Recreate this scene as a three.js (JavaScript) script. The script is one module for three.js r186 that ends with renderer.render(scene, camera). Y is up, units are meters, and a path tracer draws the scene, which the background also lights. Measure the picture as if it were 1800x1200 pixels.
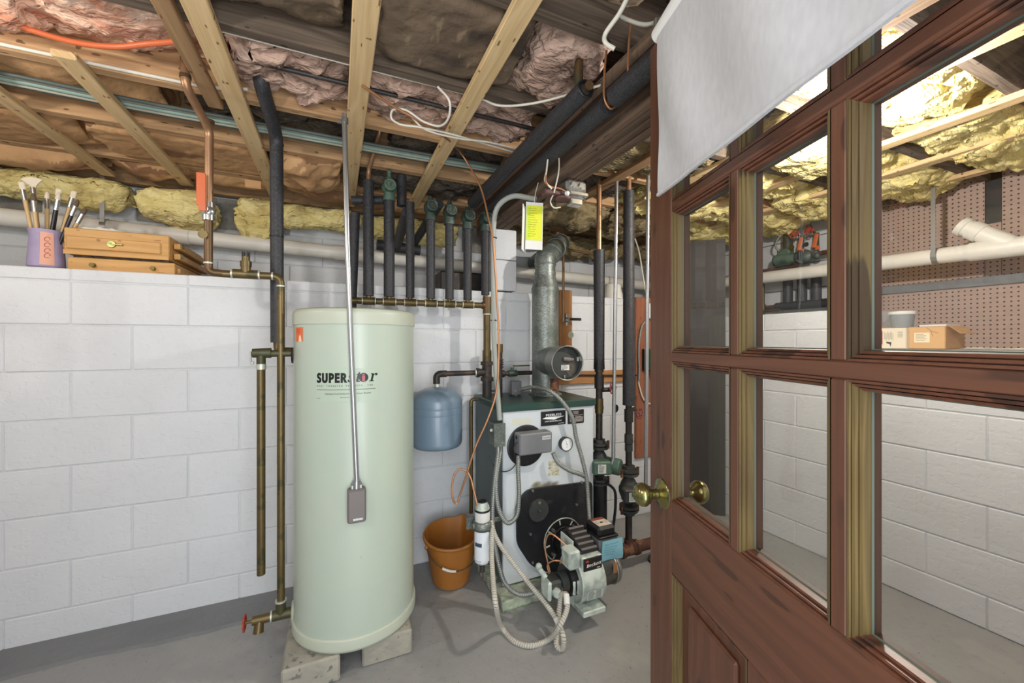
import * as THREE from 'three';
import { mergeGeometries, mergeVertices } from 'three/addons/utils/BufferGeometryUtils.js';
import { ConvexGeometry } from 'three/addons/geometries/ConvexGeometry.js';
import { ImprovedNoise } from 'three/addons/math/ImprovedNoise.js';
import { RectAreaLightUniformsLib } from 'three/addons/lights/RectAreaLightUniformsLib.js';

// ---------- camera, sky, light, exposure ----------
const scene = new THREE.Scene();
const camera = new THREE.PerspectiveCamera(81.203, 1.5, 0.01, 60);
camera.position.set(0, 1.29, 0);
camera.rotation.set(0, -0.41448, 0);
scene.background = new THREE.Color(0.62, 0.72, 0.86);      // overcast sky outside the doorway behind the camera
const renderer = new THREE.WebGLRenderer({ antialias: true });
renderer.toneMapping = THREE.LinearToneMapping;
renderer.toneMappingExposure = 0.94;
renderer.shadowMap.enabled = true;
RectAreaLightUniformsLib.init();
const daylight = new THREE.RectAreaLight(new THREE.Color(0.95, 0.98, 1.0), 7.2, 0.84, 1.95);   // daylight in the open doorway
daylight.position.set(0.04, 1.08, 0.5);
daylight.lookAt(0.04, 1.08, -3);
scene.add(daylight);

// ---------- helpers ----------
let seed = 7;
const rnd = () => { seed = (seed * 1664525 + 1013904223) >>> 0; return seed / 4294967296; };
const rr = (a, b) => a + (b - a) * rnd();
const V = (a) => new THREE.Vector3(a[0], a[1], a[2]);
const perlin = new ImprovedNoise();
const used = {};
function numbered(n) { const k = used[n] = (used[n] ?? -1) + 1; return k ? n + '_' + String(k).padStart(3, '0') : n; }

const boxes = {};
function cbox(w, h, d, b = 0.004) {                       // box with chamfered edges, centred
  b = Math.min(b, w * 0.4, h * 0.4, d * 0.4);
  const key = [w, h, d, b].map((v) => v.toFixed(4)).join();
  if (!boxes[key]) {
    const p = [], x = w / 2, y = h / 2, z = d / 2;
    for (const sx of [-1, 1]) for (const sy of [-1, 1]) for (const sz of [-1, 1]) p.push(new THREE.Vector3(sx * x, sy * (y - b), sz * (z - b)), new THREE.Vector3(sx * (x - b), sy * y, sz * (z - b)), new THREE.Vector3(sx * (x - b), sy * (y - b), sz * z));
    boxes[key] = new ConvexGeometry(p);
  }
  return boxes[key];
}
const bx = (x, y, z, w, h, d, b) => cbox(w, h, d, b).clone().translate(x, y, z);
const span = (x0, x1, y0, y1, z0, z1, b) => bx((x0 + x1) / 2, (y0 + y1) / 2, (z0 + z1) / 2, Math.abs(x1 - x0), Math.abs(y1 - y0), Math.abs(z1 - z0), b);
function cyl(a, b, r0, r1 = r0, seg = 24, open = false) {
  const A = V(a), B = V(b), d = B.clone().sub(A), g = new THREE.CylinderGeometry(r1, r0, d.length(), seg, 1, open);
  g.applyQuaternion(new THREE.Quaternion().setFromUnitVectors(new THREE.Vector3(0, 1, 0), d.normalize()));
  return g.translate((A.x + B.x) / 2, (A.y + B.y) / 2, (A.z + B.z) / 2);
}
function lathe(prof, at = [0, 0, 0], seg = 40, dir) {       // profile of [radius, height]
  const g = new THREE.LatheGeometry(prof.map((p) => new THREE.Vector2(p[0], p[1])), seg);
  if (dir) g.applyQuaternion(new THREE.Quaternion().setFromUnitVectors(new THREE.Vector3(0, 1, 0), V(dir).normalize()));
  return g.translate(at[0], at[1], at[2]);
}
function sweep(P, r, seg = 12, caps = true) {               // tube along points; r is a number or a function of (index, length)
  const n = P.length, T = [], pos = [], uv = [], idx = [];
  for (let i = 0; i < n; i++) T.push(P[Math.min(n - 1, i + 1)].clone().sub(P[Math.max(0, i - 1)]).normalize());
  let N = Math.abs(T[0].y) < 0.9 ? new THREE.Vector3(0, 1, 0) : new THREE.Vector3(1, 0, 0), len = 0;
  for (let i = 0; i < n; i++) {
    N = N.clone().addScaledVector(T[i], -N.dot(T[i])).normalize();
    const B = T[i].clone().cross(N);
    if (i) len += P[i].distanceTo(P[i - 1]);
    const R = typeof r === 'function' ? r(i, len) : r;
    for (let k = 0; k <= seg; k++) {
      const a = k / seg * Math.PI * 2, c = Math.cos(a) * R, s = Math.sin(a) * R;
      pos.push(P[i].x + N.x * c + B.x * s, P[i].y + N.y * c + B.y * s, P[i].z + N.z * c + B.z * s);
      uv.push(len, k / seg * 0.06);
    }
    if (i) for (let k = 0; k < seg; k++) { const q = (i - 1) * (seg + 1) + k, w = q + seg + 1; idx.push(q, q + 1, w, q + 1, w + 1, w); }
  }
  const g = new THREE.BufferGeometry();
  g.setAttribute('position', new THREE.Float32BufferAttribute(pos, 3));
  g.setAttribute('uv', new THREE.Float32BufferAttribute(uv, 2));
  g.setIndex(idx); g.computeVertexNormals();
  const nm = g.attributes.normal;                            // weld the seam
  for (let i = 0; i < n; i++) { const a = i * (seg + 1), b = a + seg, v = new THREE.Vector3(nm.getX(a) + nm.getX(b), nm.getY(a) + nm.getY(b), nm.getZ(a) + nm.getZ(b)).normalize(); nm.setXYZ(a, v.x, v.y, v.z); nm.setXYZ(b, v.x, v.y, v.z); }
  if (!caps) return g;
  const out = [g];
  for (const e of [0, n - 1]) {
    const R = typeof r === 'function' ? r(e, len) : r, d = T[e].clone().multiplyScalar(e ? 1 : -1);
    const c = new THREE.CircleGeometry(R, seg);
    c.applyQuaternion(new THREE.Quaternion().setFromUnitVectors(new THREE.Vector3(0, 0, 1), d));
    out.push(c.translate(P[e].x, P[e].y, P[e].z));
  }
  return merged(out);
}
function route(pts, br = 0.03) {                            // polyline with rounded bends
  const P = pts.map(V), out = [P[0]];
  for (let i = 1; i < P.length - 1; i++) {
    const a = P[i - 1].clone().sub(P[i]), c = P[i + 1].clone().sub(P[i]), d = Math.min(br, a.length() * 0.48, c.length() * 0.48);
    const p0 = P[i].clone().addScaledVector(a.normalize(), d), p2 = P[i].clone().addScaledVector(c.normalize(), d);
    for (let k = 0; k <= 7; k++) { const t = k / 7; out.push(p0.clone().multiplyScalar((1 - t) * (1 - t)).addScaledVector(P[i], 2 * t * (1 - t)).addScaledVector(p2, t * t)); }
  }
  out.push(P[P.length - 1]);
  return out;
}
const curve = (pts, n = 60) => new THREE.CatmullRomCurve3(pts.map(V), false, 'centripetal').getSpacedPoints(n);
const pipe = (pts, r, br, seg) => sweep(route(pts, br), r, seg);
const wire = (pts, r, n = 60, seg = 8) => sweep(curve(pts, n), r, seg);
function flex(pts, r) {                                     // armoured corrugated conduit
  const c = new THREE.CatmullRomCurve3(pts.map(V), false, 'centripetal'), n = Math.round(c.getLength() / 0.0022);
  return sweep(c.getSpacedPoints(n), (i) => r * [1, 0.92, 0.8, 0.9][i % 4], 9);
}
function merged(list) {
  const out = list.map((g) => {
    g = g.index ? g.toNonIndexed() : g.clone();
    if (!g.attributes.normal) g.computeVertexNormals();
    if (!g.attributes.uv) g.setAttribute('uv', new THREE.Float32BufferAttribute(new Float32Array(g.attributes.position.count * 2), 2));
    for (const k of Object.keys(g.attributes)) if (!['position', 'normal', 'uv'].includes(k)) g.deleteAttribute(k);
    return g;
  });
  return out.length > 1 ? mergeGeometries(out) : out[0];
}
function metreUv(g, mode) {                                 // uv in metres: box projection, or along the grain
  const p = g.attributes.position, n = g.attributes.normal, uv = g.attributes.uv;
  g.computeBoundingBox();
  const s = g.boundingBox.getSize(new THREE.Vector3());
  const ax = mode === 'woodx' ? 0 : mode === 'wood' ? (s.x >= s.y && s.x >= s.z ? 0 : s.y >= s.z ? 1 : 2) : -1, ou = rnd() * 3, ov = rnd() * 3;
  let a = 0, b = 0, c = 1;
  for (let i = 0; i < p.count; i++) {
    const q = [p.getX(i), p.getY(i), p.getZ(i)];
    let u, v;
    if (ax >= 0) { u = q[ax] + ou; v = q[(ax + 1) % 3] + q[(ax + 2) % 3] + ov; }
    else {
      if (i % 3 === 0) { a = b = c = 0; for (let k = i; k < Math.min(i + 3, p.count); k++) { a += n.getX(k); b += n.getY(k); c += n.getZ(k); } a = Math.abs(a); b = Math.abs(b); c = Math.abs(c); }   // one projection per triangle
      if (a > b && a > c) { u = q[2]; v = q[1]; } else if (b > c) { u = q[0]; v = q[2]; } else { u = q[0]; v = q[1]; }
    }
    uv.setXY(i, u, v);
  }
}
function geom(list, m, keep) {
  const g = merged(Array.isArray(list) ? list : [list]);
  if (!keep && m.userData.uv !== 'keep' && (m.map || m.bumpMap || m.roughnessMap)) metreUv(g, m.userData.uv);
  return g;
}
function part(parent, name, list, m, keep, label) {
  const o = new THREE.Mesh(geom(list, m, keep), m);
  o.name = name; o.castShadow = o.receiveShadow = true; parent.add(o);
  if (label) o.userData.label = label;
  return o;
}
const settle = [];
function thing(name, label, category, group) {              // parts are made in room coordinates; the group's origin is set at its base below
  const o = new THREE.Group(); o.name = numbered(name); o.userData = { label, category };
  if (group) o.userData.group = group;
  scene.add(o); settle.push(o); return o;
}
function solo(name, label, category, list, m, group, keep) {
  const o = part(scene, numbered(name), list, m, keep); o.userData = { label, category };
  if (group) o.userData.group = group;
  settle.push(o); return o;
}
function structure(name) { const o = new THREE.Group(); o.name = name; o.userData = { kind: 'structure' }; scene.add(o); return o; }

// ---------- textures ----------
const hash = (x, y, s) => { let h = (x * 374761393 + y * 668265263 + s * 2147483647) | 0; h = Math.imul(h ^ (h >>> 13), 1274126177); return ((h ^ (h >>> 16)) >>> 0) / 4294967296; };
function vn(x, y, px, py, s) {                              // periodic value noise
  const xi = Math.floor(x), yi = Math.floor(y), fx = x - xi, fy = y - yi, u = fx * fx * (3 - 2 * fx), v = fy * fy * (3 - 2 * fy);
  const X0 = ((xi % px) + px) % px, X1 = (X0 + 1) % px, Y0 = ((yi % py) + py) % py, Y1 = (Y0 + 1) % py;
  const a = hash(X0, Y0, s), b = hash(X1, Y0, s), c = hash(X0, Y1, s), d = hash(X1, Y1, s);
  return a + (b - a) * u + (c - a) * v + (a - b - c + d) * u * v;
}
function fbm(u, v, fx, fy, oct, s) { let t = 0, a = 0.5, n = 0; for (let o = 0; o < oct; o++) { t += a * vn(u * fx, v * fy, fx, fy, s + o); n += a; a *= 0.5; fx *= 2; fy *= 2; } return t / n; }
function tex(size, fn, repeat, srgb = true) {
  const d = new Uint8Array(size * size * 4);
  for (let y = 0; y < size; y++) for (let x = 0; x < size; x++) {
    const c = fn(x / size, y / size), i = (y * size + x) * 4;
    for (let k = 0; k < 3; k++) d[i + k] = Math.max(0, Math.min(255, Array.isArray(c) ? c[k] : c * 255));
    d[i + 3] = 255;
  }
  const t = new THREE.DataTexture(d, size, size);
  t.wrapS = t.wrapT = THREE.RepeatWrapping; t.magFilter = THREE.LinearFilter; t.minFilter = THREE.LinearMipmapLinearFilter; t.generateMipmaps = true;
  if (srgb) t.colorSpace = THREE.SRGBColorSpace;
  t.repeat.set(...(Array.isArray(repeat) ? repeat : [repeat, repeat])); t.needsUpdate = true;
  return t;
}
const mix = (a, b, t) => { t = Math.max(0, Math.min(1, t)); return [a[0] + (b[0] - a[0]) * t, a[1] + (b[1] - a[1]) * t, a[2] + (b[2] - a[2]) * t]; };
const smooth = (a, b, t) => { t = Math.max(0, Math.min(1, (t - a) / (b - a))); return t * t * (3 - 2 * t); };
function canvas(w, h, draw) {
  const c = document.createElement('canvas'); c.width = w; c.height = h; draw(c.getContext('2d'), w, h);
  const t = new THREE.CanvasTexture(c); t.colorSpace = THREE.SRGBColorSpace; return t;
}
const std = (color, roughness, metalness = 0, extra = {}) => new THREE.MeshStandardMaterial({ color, roughness, metalness, ...extra });
function mat(opts, uv) { const m = new THREE.MeshStandardMaterial(opts); if (uv) m.userData.uv = uv; return m; }

const fineBump = tex(256, (u, v) => fbm(u, v, 16, 16, 4, 3), 6, false);
const roughBump = tex(256, (u, v) => fbm(u, v, 8, 8, 5, 9), 4, false);
function wood(a, b, knot, s, grain = 60, kf = [7, 12]) {                  // grain runs along u
  return tex(512, (u, v) => {
    const w = fbm(u, v, 2, 6, 3, s) * 0.16;
    let g = fbm(u, v + w, 3, grain, 3, s + 5) * 0.65 + 0.35 * (0.5 + 0.5 * Math.sin((v + w * 1.6) * Math.PI * 2 * 9));
    let c = mix(a, b, g);
    const k = smooth(kf[0] > 15 ? 0.82 : 0.76, kf[0] > 15 ? 0.86 : 0.82, fbm(u, v, kf[0], kf[1], 2, s + 11));
    return mix(c, knot, k * 0.7);
  }, [1.1, 2.4]);
}
const woodBump = tex(256, (u, v) => fbm(u, v, 4, 64, 3, 31), [1.1, 2.4], false);
const M = {};
M.joist = mat({ map: wood([208, 170, 126], [158, 122, 86], [84, 58, 42], 21, 60, [20, 30]), bumpMap: woodBump, bumpScale: 0.002, roughness: 0.9 }, 'wood');
M.joistOld = mat({ map: wood([118, 102, 86], [66, 55, 46], [36, 29, 24], 22, 60, [20, 30]), bumpMap: woodBump, bumpScale: 0.002, roughness: 0.92 }, 'wood');
M.subfloor = mat({ map: wood([80, 66, 54], [40, 32, 26], [20, 15, 12], 23), roughness: 0.95 }, 'wood');
M.strip = mat({ map: wood([224, 196, 150], [194, 162, 114], [92, 62, 36], 24, 40, [26, 34]), bumpMap: woodBump, bumpScale: 0.001, roughness: 0.8 }, 'wood');
M.stripAged = mat({ map: wood([172, 138, 98], [132, 100, 68], [70, 48, 30], 25, 40, [26, 34]), bumpMap: woodBump, bumpScale: 0.001, roughness: 0.85 }, 'wood');
M.mahogany = mat({ map: wood([110, 70, 51], [84, 53, 39], [64, 40, 29], 26, 90, [9, 20]), bumpMap: woodBump, bumpScale: 0.0006, roughness: 0.42 }, 'wood');
M.bead = mat({ map: wood([112, 68, 48], [80, 48, 34], [52, 32, 24], 27, 90), roughness: 0.4 }, 'wood');
M.beadOlive = mat({ map: wood([116, 100, 60], [72, 56, 34], [44, 32, 22], 28, 120), roughness: 0.42 }, 'wood');  // olive gold for the upright beads; level beads are brown
M.easel = mat({ map: wood([212, 166, 100], [188, 138, 76], [140, 92, 48], 29, 50, [26, 34]), roughness: 0.5 }, 'woodx');
M.plank = mat({ map: wood([190, 140, 90], [150, 100, 60], [80, 50, 30], 30, 40), roughness: 0.8 }, 'wood');
M.redBoard = mat({ map: wood([164, 104, 76], [138, 84, 60], [90, 54, 40], 33, 40, [20, 30]), roughness: 0.7 }, 'wood');
M.rustyWood = mat({ map: wood([134, 112, 92], [84, 66, 54], [40, 28, 22], 34, 50, [20, 30]), bumpMap: woodBump, bumpScale: 0.002, roughness: 0.9 }, 'wood');

M.paintWall = mat({
  map: tex(512, (u, v) => { const d = smooth(0.70, 0.76, fbm(u, v, 40, 40, 2, 41)) * 0.10, t = fbm(u, v, 4, 4, 4, 42); return mix([221, 223, 226], [210, 212, 215], t + d * 2); }, 1),
  bumpMap: tex(512, (u, v) => fbm(u, v, 30, 50, 4, 43) * 0.6 + 0.4 * smooth(0.3, 0.36, fbm(u, v, 34, 34, 2, 44)), 1.6, false), bumpScale: 0.0013, roughness: 0.6,
});
M.mortar = mat({ color: 0xcdd0d2, bumpMap: roughBump, bumpScale: 0.006, roughness: 0.8 });
M.bareBlock = mat({ map: tex(256, (u, v) => mix([164, 160, 152], [120, 116, 110], fbm(u, v, 12, 12, 4, 46)), 1.5), bumpMap: roughBump, bumpScale: 0.006, roughness: 0.95 });
M.floor = mat({
  map: tex(1024, (u, v) => {
    let c = mix([158, 157, 156], [136, 136, 135], fbm(u, v, 5, 5, 4, 51));
    c = mix(c, [100, 98, 95], smooth(0.72, 0.8, fbm(u, v, 90, 90, 2, 52)) * 0.1);
    c = mix(c, [52, 46, 40], smooth(0.965, 0.98, vn(u * 330, v * 330, 330, 330, 53)) * 0.75);
    return mix(c, [168, 166, 160], smooth(0.62, 0.74, fbm(u, v, 9, 9, 4, 54)) * 0.35);
  }, 0.5),
  bumpMap: roughBump, bumpScale: 0.002, roughness: 0.5,
});
M.cove = mat({ map: tex(256, (u, v) => mix([126, 128, 130], [112, 114, 116], fbm(u, v, 5, 10, 4, 55)), 0.8), bumpMap: roughBump, bumpScale: 0.004, roughness: 0.5 });
M.concrete = mat({ map: tex(512, (u, v) => { const c = mix([176, 170, 154], [128, 126, 118], fbm(u, v, 6, 6, 5, 56)); return mix(c, [90, 92, 88], smooth(0.66, 0.78, fbm(u, v, 30, 30, 3, 57)) * 0.7); }, 1.6), bumpMap: roughBump, bumpScale: 0.006, roughness: 0.95 });
M.padConcrete = mat({ map: tex(512, (u, v) => { const c = mix([168, 172, 160], [140, 142, 132], fbm(u, v, 8, 8, 5, 58)); return mix(c, [170, 184, 158], smooth(0.45, 0.7, fbm(u, v, 10, 10, 4, 59))); }, 2), bumpMap: roughBump, bumpScale: 0.01, roughness: 0.95 });

function glass(a, b, c, s) {
  return mat({
    map: tex(256, (u, v) => { const w = fbm(u, v, 4, 4, 4, s + 2) * 0.25, f = fbm(u + w, v, 5, 7, 5, s), g = fbm(u, v + w, 10, 70, 4, s + 3); return mix(mix(a, b, (f - 0.25) * 1.2 + (g - 0.5) * 1.3), c, smooth(0.42, 0.82, fbm(u, v + w, 8, 22, 5, s + 7)) * 0.8); }, 1.2),
    bumpMap: tex(512, (u, v) => fbm(u, v, 26, 90, 4, s + 9), 2, false), bumpScale: 0.008, roughness: 1,
  });
}
M.pinkWool = glass([240, 206, 182], [224, 164, 132], [190, 116, 88], 61);
M.pinkDusty = glass([206, 176, 158], [172, 138, 122], [116, 92, 80], 62);
M.yellowWool = glass([244, 230, 166], [228, 206, 126], [188, 166, 106], 63);
M.yellowDustyShaded = glass([150, 134, 98], [112, 98, 70], [72, 62, 46], 64);  // dirty olive wool, also the dimmed colour for wool lying in shade
M.shadedWool = glass([112, 100, 84], [78, 68, 58], [44, 38, 32], 65);  // wool colour darkened to stand in for shade up in the bays
M.kraft = mat({ map: tex(512, (u, v) => { const w = fbm(u, v, 6, 6, 5, 66); let c = mix([214, 172, 124], [170, 128, 88], w); return mix(c, [94, 62, 40], smooth(0.6, 0.72, fbm(u, v, 4, 9, 4, 67)) * 0.6); }, 1), bumpMap: roughBump, bumpScale: 0.005, roughness: 0.75 });
M.kraftOld = mat({ map: tex(512, (u, v) => { const w = fbm(u, v, 6, 6, 5, 68); let c = mix([130, 112, 90], [88, 72, 58], w); c = mix(c, [50, 40, 34], smooth(0.55, 0.7, fbm(u, v, 4, 7, 4, 69)) * 0.7); return mix(c, [150, 130, 104], smooth(0.68, 0.76, fbm(u, v, 40, 12, 3, 70)) * 0.5); }, 1), bumpMap: roughBump, bumpScale: 0.006, roughness: 0.85 });
M.foam = mat({ map: tex(256, (u, v) => { const t = fbm(u, v, 60, 60, 3, 71); return mix([40, 40, 43], [70, 70, 74], smooth(0.4, 0.8, t)); }, 9), bumpMap: fineBump, bumpScale: 0.0015, roughness: 0.55 });
M.galv = mat({ map: tex(512, (u, v) => { const t = fbm(u, v, 60, 60, 2, 72), s = fbm(u, v, 5, 5, 4, 73); let c = mix([108, 114, 110], [142, 148, 143], smooth(0.25, 0.75, t)); return mix(c, [90, 98, 91], smooth(0.4, 0.75, s) * 0.6); }, 4), roughness: 0.45, metalness: 0.55 });
M.emt = std(0xb4b6b8, 0.3, 0.85);
M.flexSteel = std(0x8f938f, 0.42, 0.6);
M.steel = std(0x9a9a96, 0.35, 0.8);
M.chrome = std(0xc8c8c4, 0.25, 0.9);
const patina = (a, b, c, s, rough, met) => mat({ map: tex(256, (u, v) => mix(mix(a, b, fbm(u, v, 6, 6, 4, s)), c, smooth(0.58, 0.72, fbm(u, v, 9, 9, 4, s + 4))), 2.5), roughness: rough, metalness: met });
M.brass = patina([118, 102, 66], [92, 78, 50], [80, 74, 50], 81, 0.42, 0.6);
M.copper = patina([180, 140, 108], [150, 114, 84], [122, 98, 76], 82, 0.4, 0.6);
M.copperOld = patina([124, 92, 66], [92, 74, 50], [84, 88, 66], 83, 0.45, 0.6);
M.copperNew = std(0xb98560, 0.4, 0.6);
M.solder = std(0xc4c8bc, 0.45, 0.5);
M.iron = patina([44, 42, 42], [60, 56, 54], [78, 62, 54], 84, 0.5, 0.35);
M.rust = patina([96, 62, 46], [70, 46, 38], [124, 86, 62], 85, 0.85, 0.15);
M.valveGreen = patina([66, 82, 74], [48, 60, 54], [92, 106, 96], 86, 0.5, 0.25);
M.pumpGreen = patina([92, 118, 102], [72, 96, 84], [60, 72, 64], 87, 0.5, 0.1);
M.pumpDark = patina([64, 68, 66], [48, 50, 50], [84, 78, 70], 88, 0.6, 0.2);
M.pvc = mat({ map: tex(256, (u, v) => mix([238, 235, 226], [224, 220, 210], fbm(u, v, 6, 6, 4, 89)), 1.2), roughness: 0.4 });
M.black = std(0x141415, 0.45);
M.blackGloss = mat({ map: tex(256, (u, v) => mix([30, 31, 34], [46, 46, 48], smooth(0.55, 0.75, fbm(u, v, 9, 9, 4, 90))), 2), roughness: 0.32 });
M.white = std(0xdcdcd8, 0.5);
M.cableWhite = std(0xd8d4c6, 0.5);
M.cableGrey = std(0x9fa39c, 0.5);
M.red = std(0xa8402c, 0.45);
M.orange = std(0xd06a3e, 0.45);
M.jacket = new THREE.MeshPhysicalMaterial({ map: tex(512, (u, v) => mix(mix([182, 190, 175], [171, 185, 171], fbm(u, v, 3, 3, 4, 91)), [150, 146, 124], smooth(0.985, 0.995, vn(u * 190, v * 190, 190, 190, 92)) * 0.5), 0.8), roughness: 0.34, clearcoat: 0.3, clearcoatRoughness: 0.25 });
M.jacketCap = std(0xb6bcab, 0.4);
M.blueTank = new THREE.MeshPhysicalMaterial({ color: 0x74889a, roughness: 0.35, clearcoat: 0.4, clearcoatRoughness: 0.2 });
M.boilerSide = mat({ map: tex(256, (u, v) => mix([98, 112, 112], [82, 94, 96], fbm(u, v, 4, 4, 4, 93)), 1.2), roughness: 0.4, metalness: 0.1 });
M.boilerLid = mat({ map: tex(256, (u, v) => mix([40, 68, 62], [58, 74, 66], smooth(0.5, 0.75, fbm(u, v, 7, 7, 5, 94))), 2), roughness: 0.35 });
M.greyBox = mat({ map: tex(128, (u, v) => mix([128, 130, 134], [114, 116, 120], fbm(u, v, 6, 6, 3, 95)), 2), roughness: 0.45, metalness: 0.2 });
M.taupeBox = std(0x6e6866, 0.5, 0.1);
M.whiteIron = mat({ map: tex(256, (u, v) => mix([196, 206, 198], [150, 160, 152], smooth(0.4, 0.75, fbm(u, v, 8, 8, 4, 96))), 3), roughness: 0.5, metalness: 0.1 });
M.bucket = mat({ map: tex(256, (u, v) => mix([172, 112, 46], [154, 96, 38], fbm(u, v, 4, 4, 4, 97)), 1.5), roughness: 0.42 });
M.shade = mat({ map: tex(256, (u, v) => { const t = fbm(u, v, 90, 30, 2, 98); return mix([196, 196, 198], [183, 183, 186], t); }, 2), roughness: 0.8, side: THREE.DoubleSide });
M.pane = new THREE.MeshPhysicalMaterial({ color: 0xffffff, transmission: 1, roughness: 0.0, ior: 1.5, thickness: 0 });
M.brassKnob = patina([160, 146, 92], [128, 122, 78], [92, 110, 76], 99, 0.22, 0.9);
M.braid = mat({ map: tex(128, (u, v) => { const a = ((u * 4 + v * 1) % 1 + 1) % 1; return a < 0.16 ? [88, 84, 78] : mix([206, 202, 190], [176, 172, 160], fbm(u, v, 12, 12, 3, 100)); }, [26, 16]), roughness: 0.7 }, 'keep');
M.peg = mat({
  map: tex(256, (u, v) => { const a = (u * 8) % 1 - 0.5, b = (v * 8) % 1 - 0.5; return a * a + b * b < 0.026 ? [62, 44, 38] : mix([184, 160, 148], [172, 148, 136], fbm(u, v, 8, 8, 4, 101)); }, 1 / 0.2032), roughness: 0.7,
});
M.cardboard = mat({ map: tex(128, (u, v) => mix([206, 164, 118], [188, 144, 98], fbm(u, v, 4, 20, 3, 102)), 3), roughness: 0.8 });

// ---------- setting: floor, walls ----------
const floor = structure('floor');
part(floor, 'floor_slab', span(-2.5, 3.5, -0.12, 0, -2.45, 1.2, 0.001), M.floor);
const cove = structure('trim_1');                            // smooth cement fillet along the foot of the back wall
{
  const s = new THREE.Shape(); s.moveTo(0, 0); s.lineTo(0.17, 0); s.lineTo(0.155, 0.008); s.lineTo(0.05, 0.018); s.lineTo(0, 0.03);
  const g = new THREE.ExtrudeGeometry(s, { depth: 2.4, bevelEnabled: false, steps: 60 }).rotateY(-Math.PI / 2).translate(0.25, 0, -2.332);
  const p = g.attributes.position;                           // wavy trowelled edge
  for (let i = 0; i < p.count; i++) if (p.getZ(i) > -2.2) p.setZ(i, p.getZ(i) + 0.03 * perlin.noise(p.getX(i) * 3, 0.3, 0.7) + 0.012 * perlin.noise(p.getX(i) * 14, 1.3, 0.7));
  g.computeVertexNormals();
  part(cove, 'cement_fillet', g, M.cove);
}
const rowLines = [0, 0.148, 0.35, 0.553, 0.755, 0.957, 1.16, 1.361, 1.55];
function course(wall, from, to, y0, y1, start, put, m) {      // one course of blocks of 0.406 m; put(centre, y, geometry) places a block
  const pitch = 0.4064, j = 0.006;
  for (let a = start + Math.floor((from - start) / pitch) * pitch; a < to - 0.02; a += pitch) {
    const s0 = Math.max(a, from), s1 = Math.min(a + pitch, to);
    if (s1 - s0 < 0.05) continue;
    put((s0 + s1) / 2, (y0 + y1) / 2, cbox(+(s1 - s0 - 0.0035).toFixed(4), +(y1 - y0 - j).toFixed(3), 0.04, 0.0035), m);
  }
}
function blockAt(wall, turn) {
  return (x, y, z, g, m) => { const o = new THREE.Mesh(blockGeo(g), m); o.name = 'block'; o.position.set(x, y, z + 0); o.rotation.y = turn; o.rotation.z = rr(-0.0025, 0.0025); o.castShadow = o.receiveShadow = true; wall.add(o); return o; };
}
const blockUv = new Map();
function blockGeo(g) {                                        // three grain variants of each block size
  if (!blockUv.has(g)) blockUv.set(g, [0, 1, 2].map(() => { const c = merged([g]), ou = rnd() * 2, ov = rnd() * 2; metreUv(c); const uv = c.attributes.uv; for (let i = 0; i < uv.count; i++) uv.setXY(i, uv.getX(i) + ou, uv.getY(i) + ov); return c; }));
  return blockUv.get(g)[Math.floor(rnd() * 3)];
}
const wallBack = structure('wall_back');
part(wallBack, 'mortar_bed', [span(-2.5, 2.7, 0, 1.602, -2.55, -2.3345, 0.001), span(-2.5, 3.5, 1.3, 1.6, -3.12, -2.5, 0.001)], M.mortar);
part(wallBack, 'upper_mortar_bed', span(-2.5, 3.6, 1.5, 2.44, -3.25, -3.109, 0.001), M.mortar);
{
  const put = blockAt(wallBack, 0);
  for (let k = 0; k < 9; k++) {
    const y1 = rowLines[k + 1] ?? 1.606, st = -0.844 + (k % 2 || k === 8 ? 0.203 : 0);
    course(wallBack, -1.75, 2.655, rowLines[k], y1, st, (x, y, g) => put(x, y, -2.35 + rr(-0.0015, 0.0015), g, M.paintWall));
  }
  for (let k = 0; k < 4; k++) course(wallBack, -1.9, 3.4, 1.61 + k * 0.2015, 1.61 + (k + 1) * 0.2015, -0.7 + (k % 2) * 0.203, (x, y, g) => put(x, y, -3.12 + rr(-0.002, 0.002), g, k === 3 || (k === 2 && rnd() < 0.35) ? M.bareBlock : M.paintWall));
  for (let k = 0; k < 2; k++) put(0.985, 1.61 + 0.1 + k * 0.197, -2.43, cbox(0.15, 0.193, 0.19, 0.005), M.paintWall);
}
const wallRight = structure('wall_right');
part(wallRight, 'mortar_bed', [span(2.6645, 3.44, 0, 1.248, -2.5, 0.28, 0.001), span(2.6645, 3.44, 1.2, 1.473, -2.5, -1.3, 0.001), span(3.43, 3.6, 1.2, 2.44, -3.12, 0.28, 0.001)], M.mortar);
{
  const put = blockAt(wallRight, -Math.PI / 2);
  for (let k = 0; k < 7; k++) {
    const st = -0.977 + (k % 2 ? 0 : 0.203);
    if (k < 6) course(wallRight, -2.33, 0.05, rowLines[k], rowLines[k + 1], st, (z, y, g) => put(2.68 + rr(-0.0015, 0.0015), y, z, g, M.paintWall));
  }
  course(wallRight, -1.3, 0.05, 1.16, 1.25, -0.977, (z, y, g) => put(2.68, y, z, g, M.paintWall));
  course(wallRight, -2.33, -1.3, 1.16, 1.361, -0.774, (z, y, g) => put(2.68, y, z, g, M.paintWall));
  course(wallRight, -2.33, -1.3, 1.361, 1.475, -0.977, (z, y, g) => put(2.68, y, z, g, M.paintWall));
  for (let k = 0; k < 4; k++) course(wallRight, -3.1, -1.62, 1.51 + k * 0.2, 1.71 + k * 0.2, -0.9 + (k % 2) * 0.203, (z, y, g) => put(3.42, y, z, g, M.paintWall));
}
const wallLeft = structure('wall_left');
part(wallLeft, 'wall_face', span(-2.6, -2.4, 0, 2.44, -3.2, 0.3, 0.001), M.paintWall);
const wallFront = structure('wall_front');
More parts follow.
